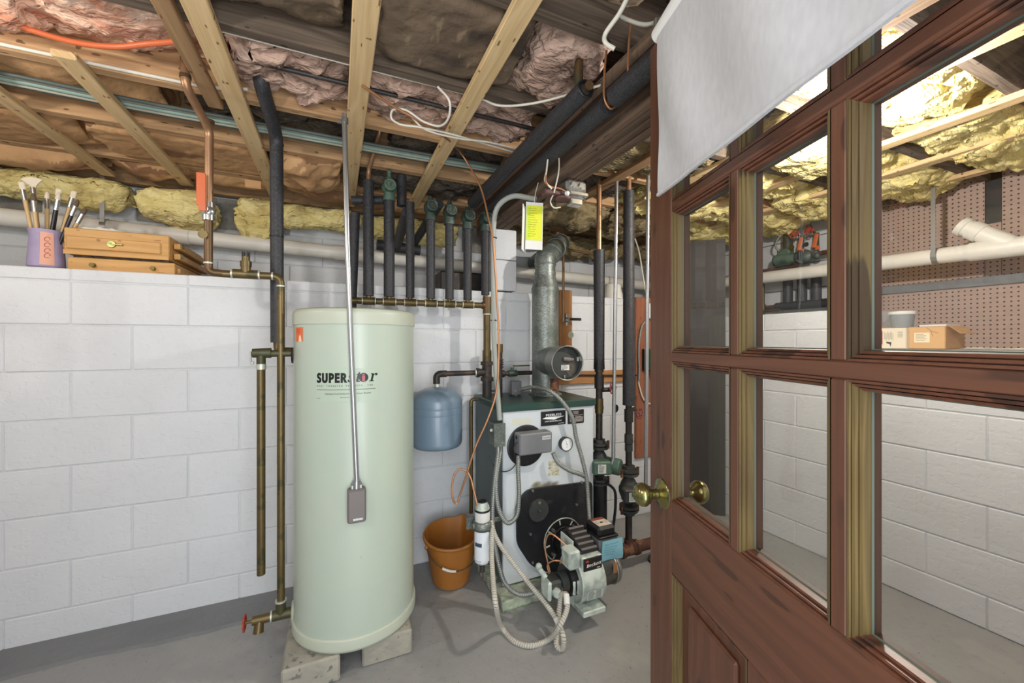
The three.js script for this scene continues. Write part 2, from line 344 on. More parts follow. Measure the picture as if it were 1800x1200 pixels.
part(wallFront, 'wall_face', [span(-2.6, -0.41, 0, 2.44, 0.06, 0.26, 0.001), span(0.5, 3.6, 0, 2.44, 0.06, 0.26, 0.001), span(-0.41, 0.5, 2.07, 2.44, 0.06, 0.26, 0.001)], M.paintWall);

// ---------- ceiling: joists, strapping, beam ----------
const ceiling = structure('ceiling');
part(ceiling, 'subfloor', span(-2.6, 3.6, 2.43, 2.5, -3.25, 0.3, 0.001), M.subfloor);
const joistZ = [-0.2, -0.6, -1.0, -1.41, -1.81, -2.22, -2.63, -3.03];
joistZ.forEach((z, i) => {
  const g = cbox(6.0, 0.222, 0.042, 0.003).clone();
  part(ceiling, 'joist', g, i < 4 ? M.joistOld : M.joist).position.set(0.5, 2.321, z);
});
for (const [x, w, z0, z1, m] of [[-1.134, 0.06, -0.3, -2.86, M.strip], [-0.79, 0.062, -1.72, -2.86, M.strip], [-0.346, 0.068, 0, -2.86, M.strip], [-0.425, 0.05, -1.1, -1.86, M.stripAged], [0.073, 0.07, 0, -2.86, M.strip], [0.464, 0.066, 0, -2.86, M.strip],
  [1.42, 0.064, -0.2, -2.2, M.stripAged], [1.81, 0.064, 0, -2.6, M.strip], [2.32, 0.064, 0, -2.86, M.strip], [2.74, 0.064, 0, -2.86, M.strip], [3.15, 0.064, 0, -2.86, M.strip]])
  part(ceiling, 'furring_strip', cbox(w, 0.024, Math.abs(z1 - z0), 0.003).clone(), m).position.set(x, m === M.stripAged && w === 0.05 ? 2.197 : 2.198, (z0 + z1) / 2);
{
  const g = cbox(0.042, 0.2, 2.75, 0.004).clone();
  for (const x of [0.89, 0.935, 0.98]) part(ceiling, 'beam_plank', g, M.rustyWood).position.set(x, 2.104 + rr(-0.004, 0.004), -1.2);
  part(ceiling, 'beam_ledger', cbox(0.04, 0.05, 2.6, 0.004).clone(), M.rustyWood).position.set(0.848, 2.17, -1.25);
  part(ceiling, 'beam_ledger', cbox(0.045, 0.045, 2.5, 0.004).clone(), M.stripAged).position.set(1.04, 2.14, -1.3);
}

// ---------- open door with nine panes ----------
M.backBead = mat({ map: wood([82, 54, 42], [60, 40, 32], [40, 28, 22], 35, 90), roughness: 0.5 }, 'wood');
M.mint = std(0x4e584c, 0.7);
const DOOR = { x: 0.472, z: 0.0058, turn: 1.2631, w: 0.82, th: 0.043 };
const door = structure('door_1');
door.position.set(DOOR.x, 0, DOOR.z); door.rotation.y = DOOR.turn;
{
  const rows = [[0.932, 1.2445], [1.2665, 1.5835], [1.6055, 1.925]], cols = [[0.513, 0.715], [0.319, 0.491], [0.105, 0.297]];
  const rail = (name, x0, x1, y0, y1) => part(door, name, span(x0, x1, y0, y1, 0, DOOR.th, 0.002), M.mahogany);
  rail('stile', 0.715, 0.82, 0.015, 2.02); rail('stile', 0, 0.105, 0.015, 2.02);
  rail('top_rail', 0.105, 0.715, 1.925, 2.02); rail('lock_rail', 0.105, 0.715, 0.77, 0.932); rail('bottom_rail', 0.105, 0.715, 0.015, 0.25); rail('middle_stile', 0.375, 0.47, 0.25, 0.77);
  rail('muntin', 0.105, 0.715, 1.2445, 1.2665); rail('muntin', 0.105, 0.715, 1.5835, 1.6055);
  for (const r of rows) { rail('muntin', 0.491, 0.513, r[0], r[1]); rail('muntin', 0.297, 0.319, r[0], r[1]); }
  const ring = (x0, x1, y0, y1, prof) => {
    const P = (i, cx, cy) => { const [d, z] = prof[i]; return [cx ? x1 - d : x0 + d, cy ? y1 - d : y0 + d, z]; };
    const side = (a, b) => { const o = []; for (let i = 0; i < prof.length - 1; i++) { const p = P(i, ...a), q = P(i, ...b), r = P(i + 1, ...b), s = P(i + 1, ...a); o.push(...p, ...q, ...r, ...p, ...r, ...s); } const g = new THREE.BufferGeometry(); g.setAttribute('position', new THREE.Float32BufferAttribute(o, 3)); g.computeVertexNormals(); return g; };
    return { up: [side([0, 0], [0, 1]), side([1, 1], [1, 0])], flat: [side([1, 0], [0, 0]), side([0, 1], [1, 1])] };
  };
  const prof = [[0, 0.0005], [0.003, 0.0005], [0.0034, 0.0065], [0.0042, 0.0065], [0.0045, 0.003], [0.0076, 0.0038], [0.008, 0.0115], [0.0088, 0.0115], [0.0091, 0.008], [0.0122, 0.009], [0.0128, 0.021]];
  const back = [[0.0128, 0.0235], ...prof.map(([d, z]) => [d, DOOR.th - z]).reverse()];
  for (const r of rows) for (const c of cols) {
    const f = ring(c[0], c[1], r[0], r[1], prof), b = ring(c[0], c[1], r[0], r[1], back);
    part(door, 'upright_bead', f.up, M.beadOlive); part(door, 'level_bead', f.flat, M.bead);
    part(door, 'back_bead', [...b.up, ...b.flat], M.backBead);
    const pl = ring(c[0], c[1], r[0], r[1], [[0.0132, 0.0195], [0.0148, 0.0215]]);
    part(door, 'paint_line', [...pl.up, ...pl.flat], M.mint);
    const g = new THREE.PlaneGeometry(c[1] - c[0] - 0.02, r[1] - r[0] - 0.02);
    part(door, 'pane', g, M.pane).position.set((c[0] + c[1]) / 2, (r[0] + r[1]) / 2, 0.0225);
  }
  for (const c of [[0.47, 0.715], [0.105, 0.375]]) {
    const f = ring(c[0], c[1], 0.25, 0.77, prof);
    part(door, 'upright_bead', f.up, M.beadOlive); part(door, 'level_bead', f.flat, M.bead);
    part(door, 'panel', span(c[0], c[1], 0.25, 0.77, 0.0205, 0.03, 0.002), M.mahogany);
    part(door, 'panel_field', span(c[0] + 0.045, c[1] - 0.045, 0.295, 0.725, 0.012, 0.024, 0.008), M.mahogany);
  }
  for (const sd of [-1, 1]) {
    const z = sd < 0 ? 0 : DOOR.th;
    const k = part(door, 'door_knob', lathe([[0, 0.072], [0.006, 0.072], [0.007, 0.067], [0.012, 0.067], [0.021, 0.062], [0.0265, 0.053], [0.027, 0.045], [0.022, 0.036], [0.013, 0.03], [0.0105, 0.022], [0.012, 0.012]], [0.757, 0.932, z], 36, [0, 0, sd]), M.brassKnob);
    part(k, 'rose', lathe([[0.012, 0.014], [0.018, 0.012], [0.024, 0.006], [0.034, 0.004], [0.036, 0]], [0.757, 0.932, z], 36, [0, 0, sd]), M.brassKnob);
  }
}
const shade = new THREE.Group(); shade.name = 'roller_shade'; scene.add(shade);
shade.position.set(DOOR.x, 0, DOOR.z); shade.rotation.y = DOOR.turn;
shade.userData = { label: 'white fabric roller shade pulled part way down over the door glass', category: 'shade' };
{
  part(shade, 'roller_tube', cyl([0.69, 1.955, -0.04], [0.03, 1.955, -0.04], 0.0185, 0.0185, 28), M.white);
  part(shade, 'bracket', [span(0.688, 0.7, 1.945, 1.995, -0.05, -0.001, 0.002)], M.steel);
  const fold = (x, d) => d * (0.385 - d) * (0.2 * perlin.noise(x * 8 + d * 4, d * 3, 3.3) + 0.1 * Math.sin((x + d * 0.5) * 34));
  const g = new THREE.BoxGeometry(0.62, 0.365, 0.0016, 90, 16, 1).translate(0.365, 1.782, -0.05), p = g.attributes.position;
  for (let i = 0; i < p.count; i++) {
    const x = p.getX(i), y = p.getY(i), d = 1.965 - y;
    p.setZ(i, p.getZ(i) + fold(x, d));
  }
  g.computeVertexNormals();
  part(shade, 'fabric', g, M.shade);
  const h = new THREE.BoxGeometry(0.622, 0.006, 0.006, 90, 1, 1).translate(0.365, 1.603, -0.05), q = h.attributes.position;
  for (let i = 0; i < q.count; i++) { const x = q.getX(i), d = 0.362; q.setZ(i, q.getZ(i) + fold(x, d)); }
  part(shade, 'hem', h, M.shade);
}

// ---------- insulation ----------
function batt(label, m, x0, x1, y0, y1, z0, z1, amp = 0.035, freq = 6, sag = 0.05, name = 'insulation_batt', k = 0, low = 2.204) {
  x0 += 0.015; x1 -= 0.015;
  const w = x1 - x0, h = y1 - y0, d = z1 - z0, n = (l) => Math.max(6, Math.min(110, Math.round(Math.abs(l) / 0.0125)));
  let g = new THREE.BoxGeometry(w, h, d, n(w), n(h), n(d));
  g.deleteAttribute('normal'); g.deleteAttribute('uv'); g = mergeVertices(g, 1e-5);
  const p = g.attributes.position, s = rnd() * 50;
  for (let i = 0; i < p.count; i++) {
    let x = p.getX(i), y = p.getY(i), z = p.getZ(i);
    const ex = 1 - Math.pow(Math.abs(2 * x / w), 6) * 0.35, ez = 1 - Math.pow(Math.abs(2 * z / d), 4) * 0.3, ey = y < 0 ? 1 : 0.5;
    const lo = (0.5 - y / h);                                // 1 at the underside
    const a = perlin.noise(x * freq + s, y * freq, z * freq), b = perlin.noise(x * freq * 2.7 + s, y * freq * 2.7, z * freq * 2.7 + 9), c = perlin.noise(x * freq * 7 + s, y * freq * 7, z * freq * 7 + 5), r = Math.abs(perlin.noise(x * freq * 1.4 + s + 7, y * 3, z * freq * 1.4));
    const rg = (q, o) => 0.3 - Math.abs(perlin.noise(x * freq * q + s + o, y * freq * q, z * freq * q * 1.7 + o)), cl = k ? 0.35 : 1;
    const f = a * amp * 0.9 + rg(1.1, 3) * amp * 0.8 + cl * (rg(2.6, 11) * amp * 0.55 + rg(5.5, 23) * amp * 0.34 + rg(11, 31) * amp * 0.2) - r * amp * k;
    y = y * ex * ez + f * ey - sag * lo * (1 - Math.pow(2 * z / d, 2)) * (0.6 + 0.8 * perlin.noise(x * 1.7 + s, 0.2, 0.4));
    y = Math.max(y, low - (y0 + y1) / 2 + 0.004 * c);
    x += b * amp * 0.6 + c * amp * 0.3; z += (a * 0.4 + c * 0.3) * amp;
    p.setXYZ(i, x, y, z);
  }
  g.computeVertexNormals();
  return solo(name, label, 'insulation', g.translate((x0 + x1) / 2, (y0 + y1) / 2, (z0 + z1) / 2), m, 'insulation between the joists');
}
const bayD = [-1.79, -1.43], bayC = [-1.39, -1.02], bayB = [-0.98, -0.62], bayE = [-2.2, -1.83], bayF = [-2.61, -2.24], bayG = [-3.03, -2.88];
// left of the beam
const G = (...a) => batt(a[0], a[1], a[2], a[3], a[4], a[5], ...bayG, a[6] ?? 0.045, a[7] ?? 7, a[8] ?? 0.02, undefined, 0, 1.9);
batt('bright peach pink fibreglass at the upper left between joists', M.pinkWool, -1.7, -0.36, 2.27, 2.42, ...bayD, 0.05, 5, 0.03);
batt('dusty pink fibreglass with ragged lower edge beside the bent black pipe', M.pinkDusty, -0.33, 0.06, 2.26, 2.42, ...bayD, 0.06, 7, 0.05);
batt('dusty pink fibreglass beneath a brown rod left of the coiled white cable', M.pinkDusty, 0.1, 0.8, 2.25, 2.42, ...bayD, 0.05, 6, 0.05);
batt('dark paper faced batt at the top edge above the bent black pipe', M.kraftOld, -0.75, 0.03, 2.27, 2.42, ...bayC, 0.04, 4, 0.05, undefined, 1);
batt('large sagging grey brown paper batt at top centre between two light strips', M.kraftOld, 0.1, 0.56, 2.235, 2.42, ...bayC, 0.03, 4, 0.07, undefined, 0.6, 2.214);
batt('beige pink wool behind the short rusty pipe near the top right', M.pinkDusty, 0.57, 0.86, 2.22, 2.42, ...bayC, 0.05, 7, 0.04);
batt('brown paper batt at the top edge nearest the viewer', M.kraftOld, -0.6, 0.84, 2.28, 2.42, ...bayB, 0.03, 4, 0.02);
batt('tan paper facing with a torn hole above the teal cable bundle', M.kraft, -1.8, -0.62, 2.28, 2.42, ...bayE, 0.03, 3.5, 0.04, undefined, 1, 2.24);
batt('wool darkened in colour as shade over the thin metal pole and white cable coil', M.shadedWool, -0.58, 0.2, 2.3, 2.42, ...bayE, 0.05, 6, 0.03, undefined, 0, 2.24);
batt('wool darkened in colour as shade in the bay above the row of green valves', M.shadedWool, 0.24, 0.84, 2.29, 2.42, ...bayE, 0.05, 6, 0.03, undefined, 0, 2.24);
batt('sagging brown kraft paper batt over the brushes at far left', M.kraft, -2.0, -1.02, 2.215, 2.4, ...bayF, 0.03, 4, 0.06, undefined, 0.8);
batt('sagging brown kraft paper batt over the wooden paint box', M.kraft, -1.0, -0.37, 2.21, 2.4, ...bayF, 0.03, 5, 0.06, undefined, 0.8);
batt('bulging crumpled kraft paper batt right of the tall black pipe', M.kraft, -0.3, 0.03, 2.17, 2.4, ...bayF, 0.035, 6, 0.05, undefined, 0.9, 2.1);
batt('wool darkened in colour as shade above the green capped valves beside the light strip', M.shadedWool, 0.1, 0.84, 2.24, 2.4, ...bayF, 0.05, 6, 0.04);
batt('sagging brown kraft paper in the last bay at far left', M.kraft, -2.0, -1.1, 2.19, 2.4, -2.84, -2.66, 0.03, 5, 0.04, undefined, 0.8, 2.15);
batt('folded brown kraft paper in the last bay above the paint box', M.kraft, -1.08, -0.3, 2.2, 2.4, -2.84, -2.66, 0.03, 5, 0.04, undefined, 0.8, 2.15);
batt('folded brown kraft paper in the last bay behind the long pole', M.kraft, -0.28, 0.8, 2.2, 2.4, -2.84, -2.66, 0.03, 5, 0.04, undefined, 0.8, 2.15);
G('long yellow fibreglass drooping on the upper wall behind the brushes', M.yellowWool, -1.95, -1.06, 2.06, 2.17);
batt('pillow of yellow fibreglass bulging out above the wooden paint box', M.yellowWool, -1.0, -0.66, 1.98, 2.15, -3.06, -2.78, 0.045, 6, 0.03, undefined, 0, 1.9);
batt('torn yellow fibreglass wedge hanging beside the tall black pipe', M.yellowWool, -0.57, -0.35, 1.95, 2.18, -3.06, -2.88, 0.05, 7, 0.02, undefined, 0, 1.9);
G('yellow fibreglass strip on the upper wall right of the tall black pipe', M.yellowWool, -0.34, 0.16, 2.05, 2.17);
G('yellow fibreglass strip behind the insulated pipe row', M.yellowWool, 0.18, 0.84, 2.03, 2.17);
// right of the beam
G('olive dusty wool hanging above the stove pipe elbow', M.yellowDustyShaded, 1.1, 1.72, 2.08, 2.2, 0.05);
G('olive dusty wool behind the copper and steel risers', M.yellowDustyShaded, 1.74, 2.4, 2.04, 2.2, 0.06);
G('olive dusty wool in the far corner behind the door edge', M.yellowDustyShaded, 2.42, 3.3, 2.03, 2.2, 0.06);
batt('dusty yellow wool over the copper riser next to the beam', M.yellowDustyShaded, 1.08, 1.75, 2.14, 2.4, ...bayF, 0.06, 6, 0.05, undefined, 0, 2.06);
batt('dusty yellow wool over the second black riser', M.yellowDustyShaded, 1.78, 2.45, 2.14, 2.4, ...bayF, 0.06, 6, 0.05, undefined, 0, 2.06);
batt('yellow wool sagging over the green pump behind the glass', M.yellowWool, 2.48, 3.36, 2.19, 2.4, ...bayF, 0.06, 5, 0.06, undefined, 0, 2.13);
batt('wool darkened in colour as shade just right of the beam above the silver control box', M.shadedWool, 1.09, 1.7, 2.24, 2.4, ...bayE, 0.05, 6, 0.03);
batt('folded yellow wool in the middle pane above the pump', M.yellowWool, 1.73, 2.5, 2.2, 2.4, ...bayE, 0.06, 6, 0.06, undefined, 0, 2.14);
batt('long yellow wool drape above the pegboard beside the pipe strap', M.yellowWool, 2.52, 3.36, 2.19, 2.4, ...bayE, 0.06, 5, 0.07, undefined, 0, 2.12);
batt('yellow wool fold coloured as if dimly lit under the strapping left of the lamp glow', M.yellowDustyShaded, 1.09, 1.85, 2.22, 2.4, ...bayD, 0.06, 6, 0.04);
batt('long yellow wool roll above the white wye fitting', M.yellowWool, 1.88, 2.62, 2.2, 2.4, ...bayD, 0.06, 5, 0.06, undefined, 0, 2.14);
batt('yellow wool drooping in front of the dark slot in the pegboard', M.yellowWool, 2.66, 3.36, 2.19, 2.4, ...bayD, 0.06, 5, 0.06, undefined, 0, 2.12);
batt('bright yellow wool bulge beside the bare lamp', M.yellowWool, 1.9, 2.6, 2.22, 2.42, ...bayC, 0.06, 5, 0.06, undefined, 0, 2.15);
batt('yellow wool coloured as if dimly lit above the shade corner seen through the glass', M.yellowDustyShaded, 1.09, 1.6, 2.26, 2.42, ...bayC, 0.05, 6, 0.02);
batt('yellow wool tuft at the right picture edge above the pegboard', M.yellowWool, 2.64, 3.36, 2.2, 2.42, ...bayC, 0.06, 5, 0.06, undefined, 0, 2.12);
batt('yellow wool at the top right picture corner', M.yellowWool, 1.3, 2.3, 2.24, 2.42, ...bayB, 0.06, 5, 0.05);
batt('yellow wool along the upper right picture edge', M.yellowWool, 2.35, 3.36, 2.22, 2.42, ...bayB, 0.06, 5, 0.05, undefined, 0, 2.15);

// ---------- bare bulbs ----------
function lamp(label, x, y, z, watts, color, top) {
  const t = thing('ceiling_lamp', label, 'lamp');
  part(t, 'lampholder', lathe([[0, 0.11], [0.05, 0.11], [0.055, 0.1], [0.04, 0.08], [0.022, 0.06], [0.02, 0.035]], [x, y, z]), M.white);
  if (top - y > 0.26) part(t, 'cord', cyl([x, y + 0.11, z], [x, top, z], 0.004, 0.004, 8), M.cableWhite);
  else if (top - y > 0.112) part(t, 'mounting_board', span(x - 0.06, x + 0.06, y + 0.108, top, z - 0.06, z + 0.06), M.stripAged);
  const bulb = part(t, 'bulb', lathe([[0.013, 0.045], [0.016, 0.03], [0.027, 0.008], [0.03, -0.01], [0.026, -0.026], [0.014, -0.037], [0, -0.04]], [x, y, z], 28), new THREE.MeshStandardMaterial({ color: 0xffffff, emissive: color, emissiveIntensity: 6, roughness: 0.4 }));
  bulb.castShadow = false;
  const l = new THREE.PointLight(color, watts, 0, 2); l.name = 'bulb_light'; l.position.set(x, y, z); l.castShadow = true; l.shadow.radius = 1.5; t.add(l);
}
lamp('added bulb on a cord left of the doorway, unseen, brightening the ceiling', -0.8, 1.86, -0.38, 1.9, new THREE.Color(1, 0.95, 0.88), 2.21);  // extra bulb out of view, added to brighten the middle of the ceiling
lamp('bare bulb lamp under the joists beyond the left picture edge', -1.38, 2.04, -1.4, 1.35, new THREE.Color(1, 0.92, 0.82), 2.21);
lamp('bare bulb lamp glowing behind the door muntin among yellow wool', 1.77, 2.06, -0.87, 4.8, new THREE.Color(1, 0.95, 0.88), 2.186);

// ---------- shared small builders ----------
M.oliveBrass = patina([92, 88, 60], [68, 68, 48], [76, 86, 66], 111, 0.5, 0.45);
const add = (a, b) => [a[0] + b[0], a[1] + b[1], a[2] + b[2]];
const ringAt = (a, dir, r, w = 0.006, seg = 20) => cyl(add(a, dir.map((d) => -d * w / 2)), add(a, dir.map((d) => d * w / 2)), r, r, seg);
const torusAt = (at, R, r, dir, seg = 32) => { const g = new THREE.TorusGeometry(R, r, 10, seg); g.applyQuaternion(new THREE.Quaternion().setFromUnitVectors(new THREE.Vector3(0, 0, 1), V(dir).normalize())); return g.translate(...at); };
function handwheel(t, at, dir, R, m) {                        // spoked wheel handle with scalloped rim
  const q = new THREE.Quaternion().setFromUnitVectors(new THREE.Vector3(0, 0, 1), V(dir).normalize()), list = [];
  for (let k = 0; k < 6; k++) { const a = k * Math.PI / 3, g = new THREE.TorusGeometry(R * 0.34, R * 0.13, 6, 14).translate(Math.cos(a) * R * 0.66, Math.sin(a) * R * 0.66, 0); list.push(g); }
  list.push(new THREE.CylinderGeometry(R * 0.3, R * 0.3, R * 0.4, 12).rotateX(Math.PI / 2));
  for (const g of list) g.applyQuaternion(q).translate(...at);
  return part(t, 'handwheel', list, m);
}
function plate(t, name, [x, y, z, w, h], d, m, mapTex, rough = 0.5) {   // flat plate facing the doorway; with mapTex a printed front
  const o = part(t, name, bx(x, y, z, w, h, d, Math.min(0.003, d / 3)), m);
  if (mapTex) part(o, 'print', new THREE.PlaneGeometry(w * 0.985, h * 0.97).translate(x, y, z + d / 2 + 0.0006), new THREE.MeshStandardMaterial({ map: mapTex, roughness: rough }), true);
  return o;
}

// ---------- indirect water tank ----------
const TX = 0.08, TZ = -1.888, TR = 0.245;
{
  const t = thing('water_tank', 'tall pale green cylindrical hot water tank on two concrete blocks', 'water tank');
  part(t, 'jacket', lathe([[0.24, 0.12], [TR, 0.14], [TR, 1.36], [0.24, 1.37]], [TX, 0, TZ], 96), M.jacket);
  part(t, 'lid', lathe([[0.2475, 1.357], [0.2495, 1.36], [0.2495, 1.4], [0.246, 1.414], [0.236, 1.421], [0.1, 1.424], [0, 1.424]], [TX, 0, TZ], 96), M.jacketCap);
  part(t, 'base_skirt', lathe([[0, 0.1], [0.236, 0.1], [0.25, 0.104], [0.2525, 0.115], [0.2525, 0.148], [0.249, 0.152], [0.2445, 0.153]], [TX, 0, TZ], 96), M.jacketCap);
  const label = canvas(1024, 512, (c, w, h) => {
    c.fillStyle = '#adbcab'; c.fillRect(0, 0, w, h);
    c.strokeStyle = '#a4b2a2'; c.lineWidth = 3; c.strokeRect(3, 3, w - 6, h - 6);
    c.fillStyle = '#0d0d0d'; c.textBaseline = 'alphabetic';
    c.font = 'bold 190px sans-serif'; c.save(); c.translate(26, 208); c.scale(0.87, 1); c.fillText('SUPER', 0, 0); c.strokeStyle = '#0d0d0d'; c.lineWidth = 14; c.strokeText('SUPER', 0, 0); c.restore();
    c.font = 'italic bold 230px serif'; c.fillText('s', 528, 205); c.fillText('t', 645, 205); c.fillText('r', 876, 205);
    c.beginPath(); c.ellipse(790, 140, 76, 70, 0, 0, 7); c.fill();
    c.fillStyle = '#a85660'; c.fillRect(768, 110, 46, 92); c.beginPath(); c.ellipse(791, 96, 22, 12, 0, 0, 7); c.fill();
    c.fillStyle = '#1a1a1a'; c.font = 'bold 34px sans-serif'; c.save(); c.translate(28, 274); const s = 'HEAT TRANSFER PRODUCTS, INC.'; for (let i = 0; i < s.length; i++) c.fillText(s[i], i * 34.5, 0); c.restore();
    c.fillStyle = '#5c3a38'; c.fillRect(28, 316, 960, 8);
    c.fillStyle = '#3a3c38'; c.font = 'bold 34px serif'; c.fillText('Stainless Steel Indirect-Fired Water Heater', 170, 394); c.font = 'bold 22px sans-serif'; c.fillText('MADE IN USA', 420, 446); c.fillText('\u00ae Inc.', 30, 458);
  });
  part(t, 'printed_label', new THREE.CylinderGeometry(TR + 0.0008, TR + 0.0008, 0.128, 40, 1, true, -0.2 - 0.48, 0.96).translate(TX, 1.122, TZ), new THREE.MeshStandardMaterial({ map: label, roughness: 0.4 }), true, 'printed brand label');
  const sticker = canvas(128, 192, (c) => {
    c.fillStyle = '#e06a34'; c.fillRect(0, 0, 128, 192); c.fillStyle = '#f6d8b8'; c.beginPath(); c.moveTo(60, 192); c.lineTo(70, 120); c.lineTo(92, 100); c.lineTo(104, 150); c.lineTo(110, 192); c.fill();
    c.fillStyle = '#b23a1c'; for (let y = 20; y < 90; y += 14) c.fillRect(18, y, 40 + (y * 7) % 40, 6);
  });
  part(t, 'warning_sticker', new THREE.CylinderGeometry(TR + 0.0008, TR + 0.0008, 0.056, 8, 1, true, -1.2, 0.24).translate(TX, 1.318, TZ), new THREE.MeshStandardMaterial({ map: sticker, roughness: 0.6 }), true, 'torn orange sticker');
  part(t, 'port_flange', lathe([[0.0, 0.012], [0.04, 0.01], [0.045, 0]], [TX - TR + 0.003, 0.165, TZ], 24, [-1, 0, 0]), M.jacketCap);
  part(t, 'port_flange', lathe([[0.0, 0.012], [0.032, 0.01], [0.036, 0]], [TX - TR + 0.003, 1.232, TZ], 24, [-1, 0, 0]), M.iron);
}
solo('concrete_block', 'concrete block under the left side of the pale green tank', 'block', span(-0.185, 0.012, 0, 0.1, -2.05, -1.648, 0.007), M.concrete, 'blocks under the tank');
solo('concrete_block', 'concrete block under the right side of the pale green tank', 'block', span(0.092, 0.286, 0, 0.1, -2.08, -1.675, 0.007), M.concrete, 'blocks under the tank');
{
  const t = thing('thermostat_box', 'small taupe thermostat box on the front of the pale tank', 'thermostat');
  const n = [-0.0423, 0.9991], bxp = [TX + n[0] * (TR + 0.024), 0.672, TZ + n[1] * (TR + 0.024)];
  part(t, 'case', bx(...bxp, 0.066, 0.124, 0.046, 0.006), M.taupeBox);
  part(t, 'name_plate', bx(bxp[0] + 0.004, 0.625, bxp[2] + 0.0235, 0.034, 0.008, 0.001, 0.0003), M.chrome);
  part(t, 'bracket', bx(bxp[0], 0.74, bxp[2] - 0.006, 0.04, 0.02, 0.03, 0.002), M.steel);
  part(t, 'connector', cyl([bxp[0], 0.735, bxp[2]], [bxp[0], 0.765, bxp[2]], 0.015), M.emt);
  const c = thing('conduit', 'long silver conduit pole standing in front of the pale tank', 'conduit');
  part(c, 'tube', sweep(curve([[bxp[0], 0.765, bxp[2]], [0.041, 1.505, -1.623], [0.026, 2.15, -1.633]], 20), 0.0095, 14), M.emt);
  part(c, 'strap', ringAt([0.028, 2.124, -1.632], [0, 1, 0], 0.0125, 0.02), M.steel);
  part(c, 'beam_clamp', [bx(...[0.016, 2.125, -1.648], 0.03, 0.012, 0.014, 0.002)], M.steel);
}

// ---------- plumbing left of the tank ----------
const PZ = -1.888;
{
  const t = thing('copper_pipe', 'copper water pipe with red lever valve beside the wooden paint box', 'pipe');
  const top = [-0.475, 2.331, -1.7], b1 = [-0.475, 2.167, -1.7], b2 = [-0.446, 2.099, -1.86], v = [-0.455, 1.793, -1.888], el = [-0.456, 1.559, -1.888], e2 = [-0.211, 1.558, -1.888];
  part(t, 'riser', pipe([[top[0], 2.42, top[2]], b1, b2, [v[0], v[1], v[2]]], 0.0145, 0.03, 16), M.copper);
  for (const p of [b1, b2]) part(t, 'elbow', [ringAt(add(p, [0, 0.03, 0]), [0, 1, 0], 0.0168, 0.012)], M.copperOld);
  part(t, 'valve_body', [cyl(add(v, [0, -0.035, 0]), add(v, [0, 0.035, 0]), 0.022, 0.022, 8), new THREE.SphereGeometry(0.026, 18, 12).translate(...v), cyl(add(v, [0, 0, 0.02]), add(v, [0, 0, 0.042]), 0.009)], M.chrome);
  const hd = part(t, 'lever_handle', [bx(v[0] - 0.012, v[1] + 0.07, v[2] + 0.046, 0.03, 0.125, 0.005, 0.002), bx(v[0] - 0.002, v[1] + 0.07, v[2] + 0.038, 0.005, 0.115, 0.018, 0.002), bx(v[0] - 0.008, v[1] + 0.002, v[2] + 0.046, 0.024, 0.026, 0.006, 0.002)], M.orange, false, 'red coated lever');
  part(t, 'tag', cyl(add(v, [-0.012, -0.095, 0.026]), add(v, [-0.012, -0.095, 0.028]), 0.016, 0.016, 20), M.brass, false, 'brass tag');
  const ring = [add(v, [0, -0.045, 0])];
  part(t, 'drop', pipe([add(v, [0, -0.03, 0]), el, [-0.409, 1.556, -1.888]], 0.0145, 0.035, 16), M.copperOld);
  part(t, 'cross_run', pipe([[-0.409, 1.556, -1.888], e2, [e2[0], 0.25, e2[2]], [e2[0], 0.2, e2[2]]], 0.0145, 0.035, 16), M.brass);
  const d = [-0.333, 1.559, -1.888];
  part(t, 'tee', [cyl(add(d, [-0.045, 0, 0]), add(d, [0.045, 0, 0]), 0.0185), cyl(d, add(d, [0, 0.036, 0]), 0.0175)], M.brass);
  const cap = part(t, 'air_vent', [cyl(add(d, [0, 0.03, 0]), add(d, [0, 0.052, 0]), 0.02, 0.02, 8), cyl(add(d, [0, 0.05, 0]), add(d, [0, 0.07, 0]), 0.014)], M.brass);
  for (let k = 0; k < 6; k++) { const a = k * 1.05; part(cap, 'prong', cyl(add(d, [Math.cos(a) * 0.012, 0.068, Math.sin(a) * 0.012]), add(d, [Math.cos(a) * 0.012, 0.09, Math.sin(a) * 0.012]), 0.0028, 0.0028, 6), M.iron); }
  for (const [p, v] of [[add(d, [-0.046, 0, 0]), [1, 0, 0]], [add(d, [0.046, 0, 0]), [1, 0, 0]], [add(el, [0, 0.035, 0]), [0, 1, 0]], [add(e2, [-0.03, 0, 0]), [1, 0, 0]], [add(e2, [0, -0.04, 0]), [0, 1, 0]], [[e2[0], 0.222, e2[2]], [0, 1, 0]], [[e2[0] - 0.034, 0.165, e2[2]], [1, 0, 0]]]) part(t, 'solder_ring', ringAt(p, v, p[1] < 1 ? 0.0215 : p[0] === d[0] + 0.046 || p[0] === d[0] - 0.046 ? 0.0192 : 0.0165), M.solder);
  // drain tee at the foot, joined to the tank port
  const y = 0.165;
  part(t, 'foot_tee', [cyl([e2[0] - 0.03, y, e2[2]], [TX - TR, y, PZ], 0.02), cyl([e2[0], y, e2[2]], [e2[0], 0.22, e2[2]], 0.019)], M.oliveBrass);
  const dv = part(t, 'drain_valve', [cyl([e2[0] - 0.03, y, e2[2]], [e2[0] - 0.1, y, e2[2]], 0.017), cyl([e2[0] - 0.075, y, e2[2] + 0.0], [e2[0] - 0.078, y - 0.045, e2[2] + 0.012], 0.015, 0.019), cyl([e2[0] - 0.1, y, e2[2]], [e2[0] - 0.125, y, e2[2]], 0.006)], M.brass);
  handwheel(t, [e2[0] - 0.127, y, e2[2]], [1, 0, 0], 0.03, M.red);
}
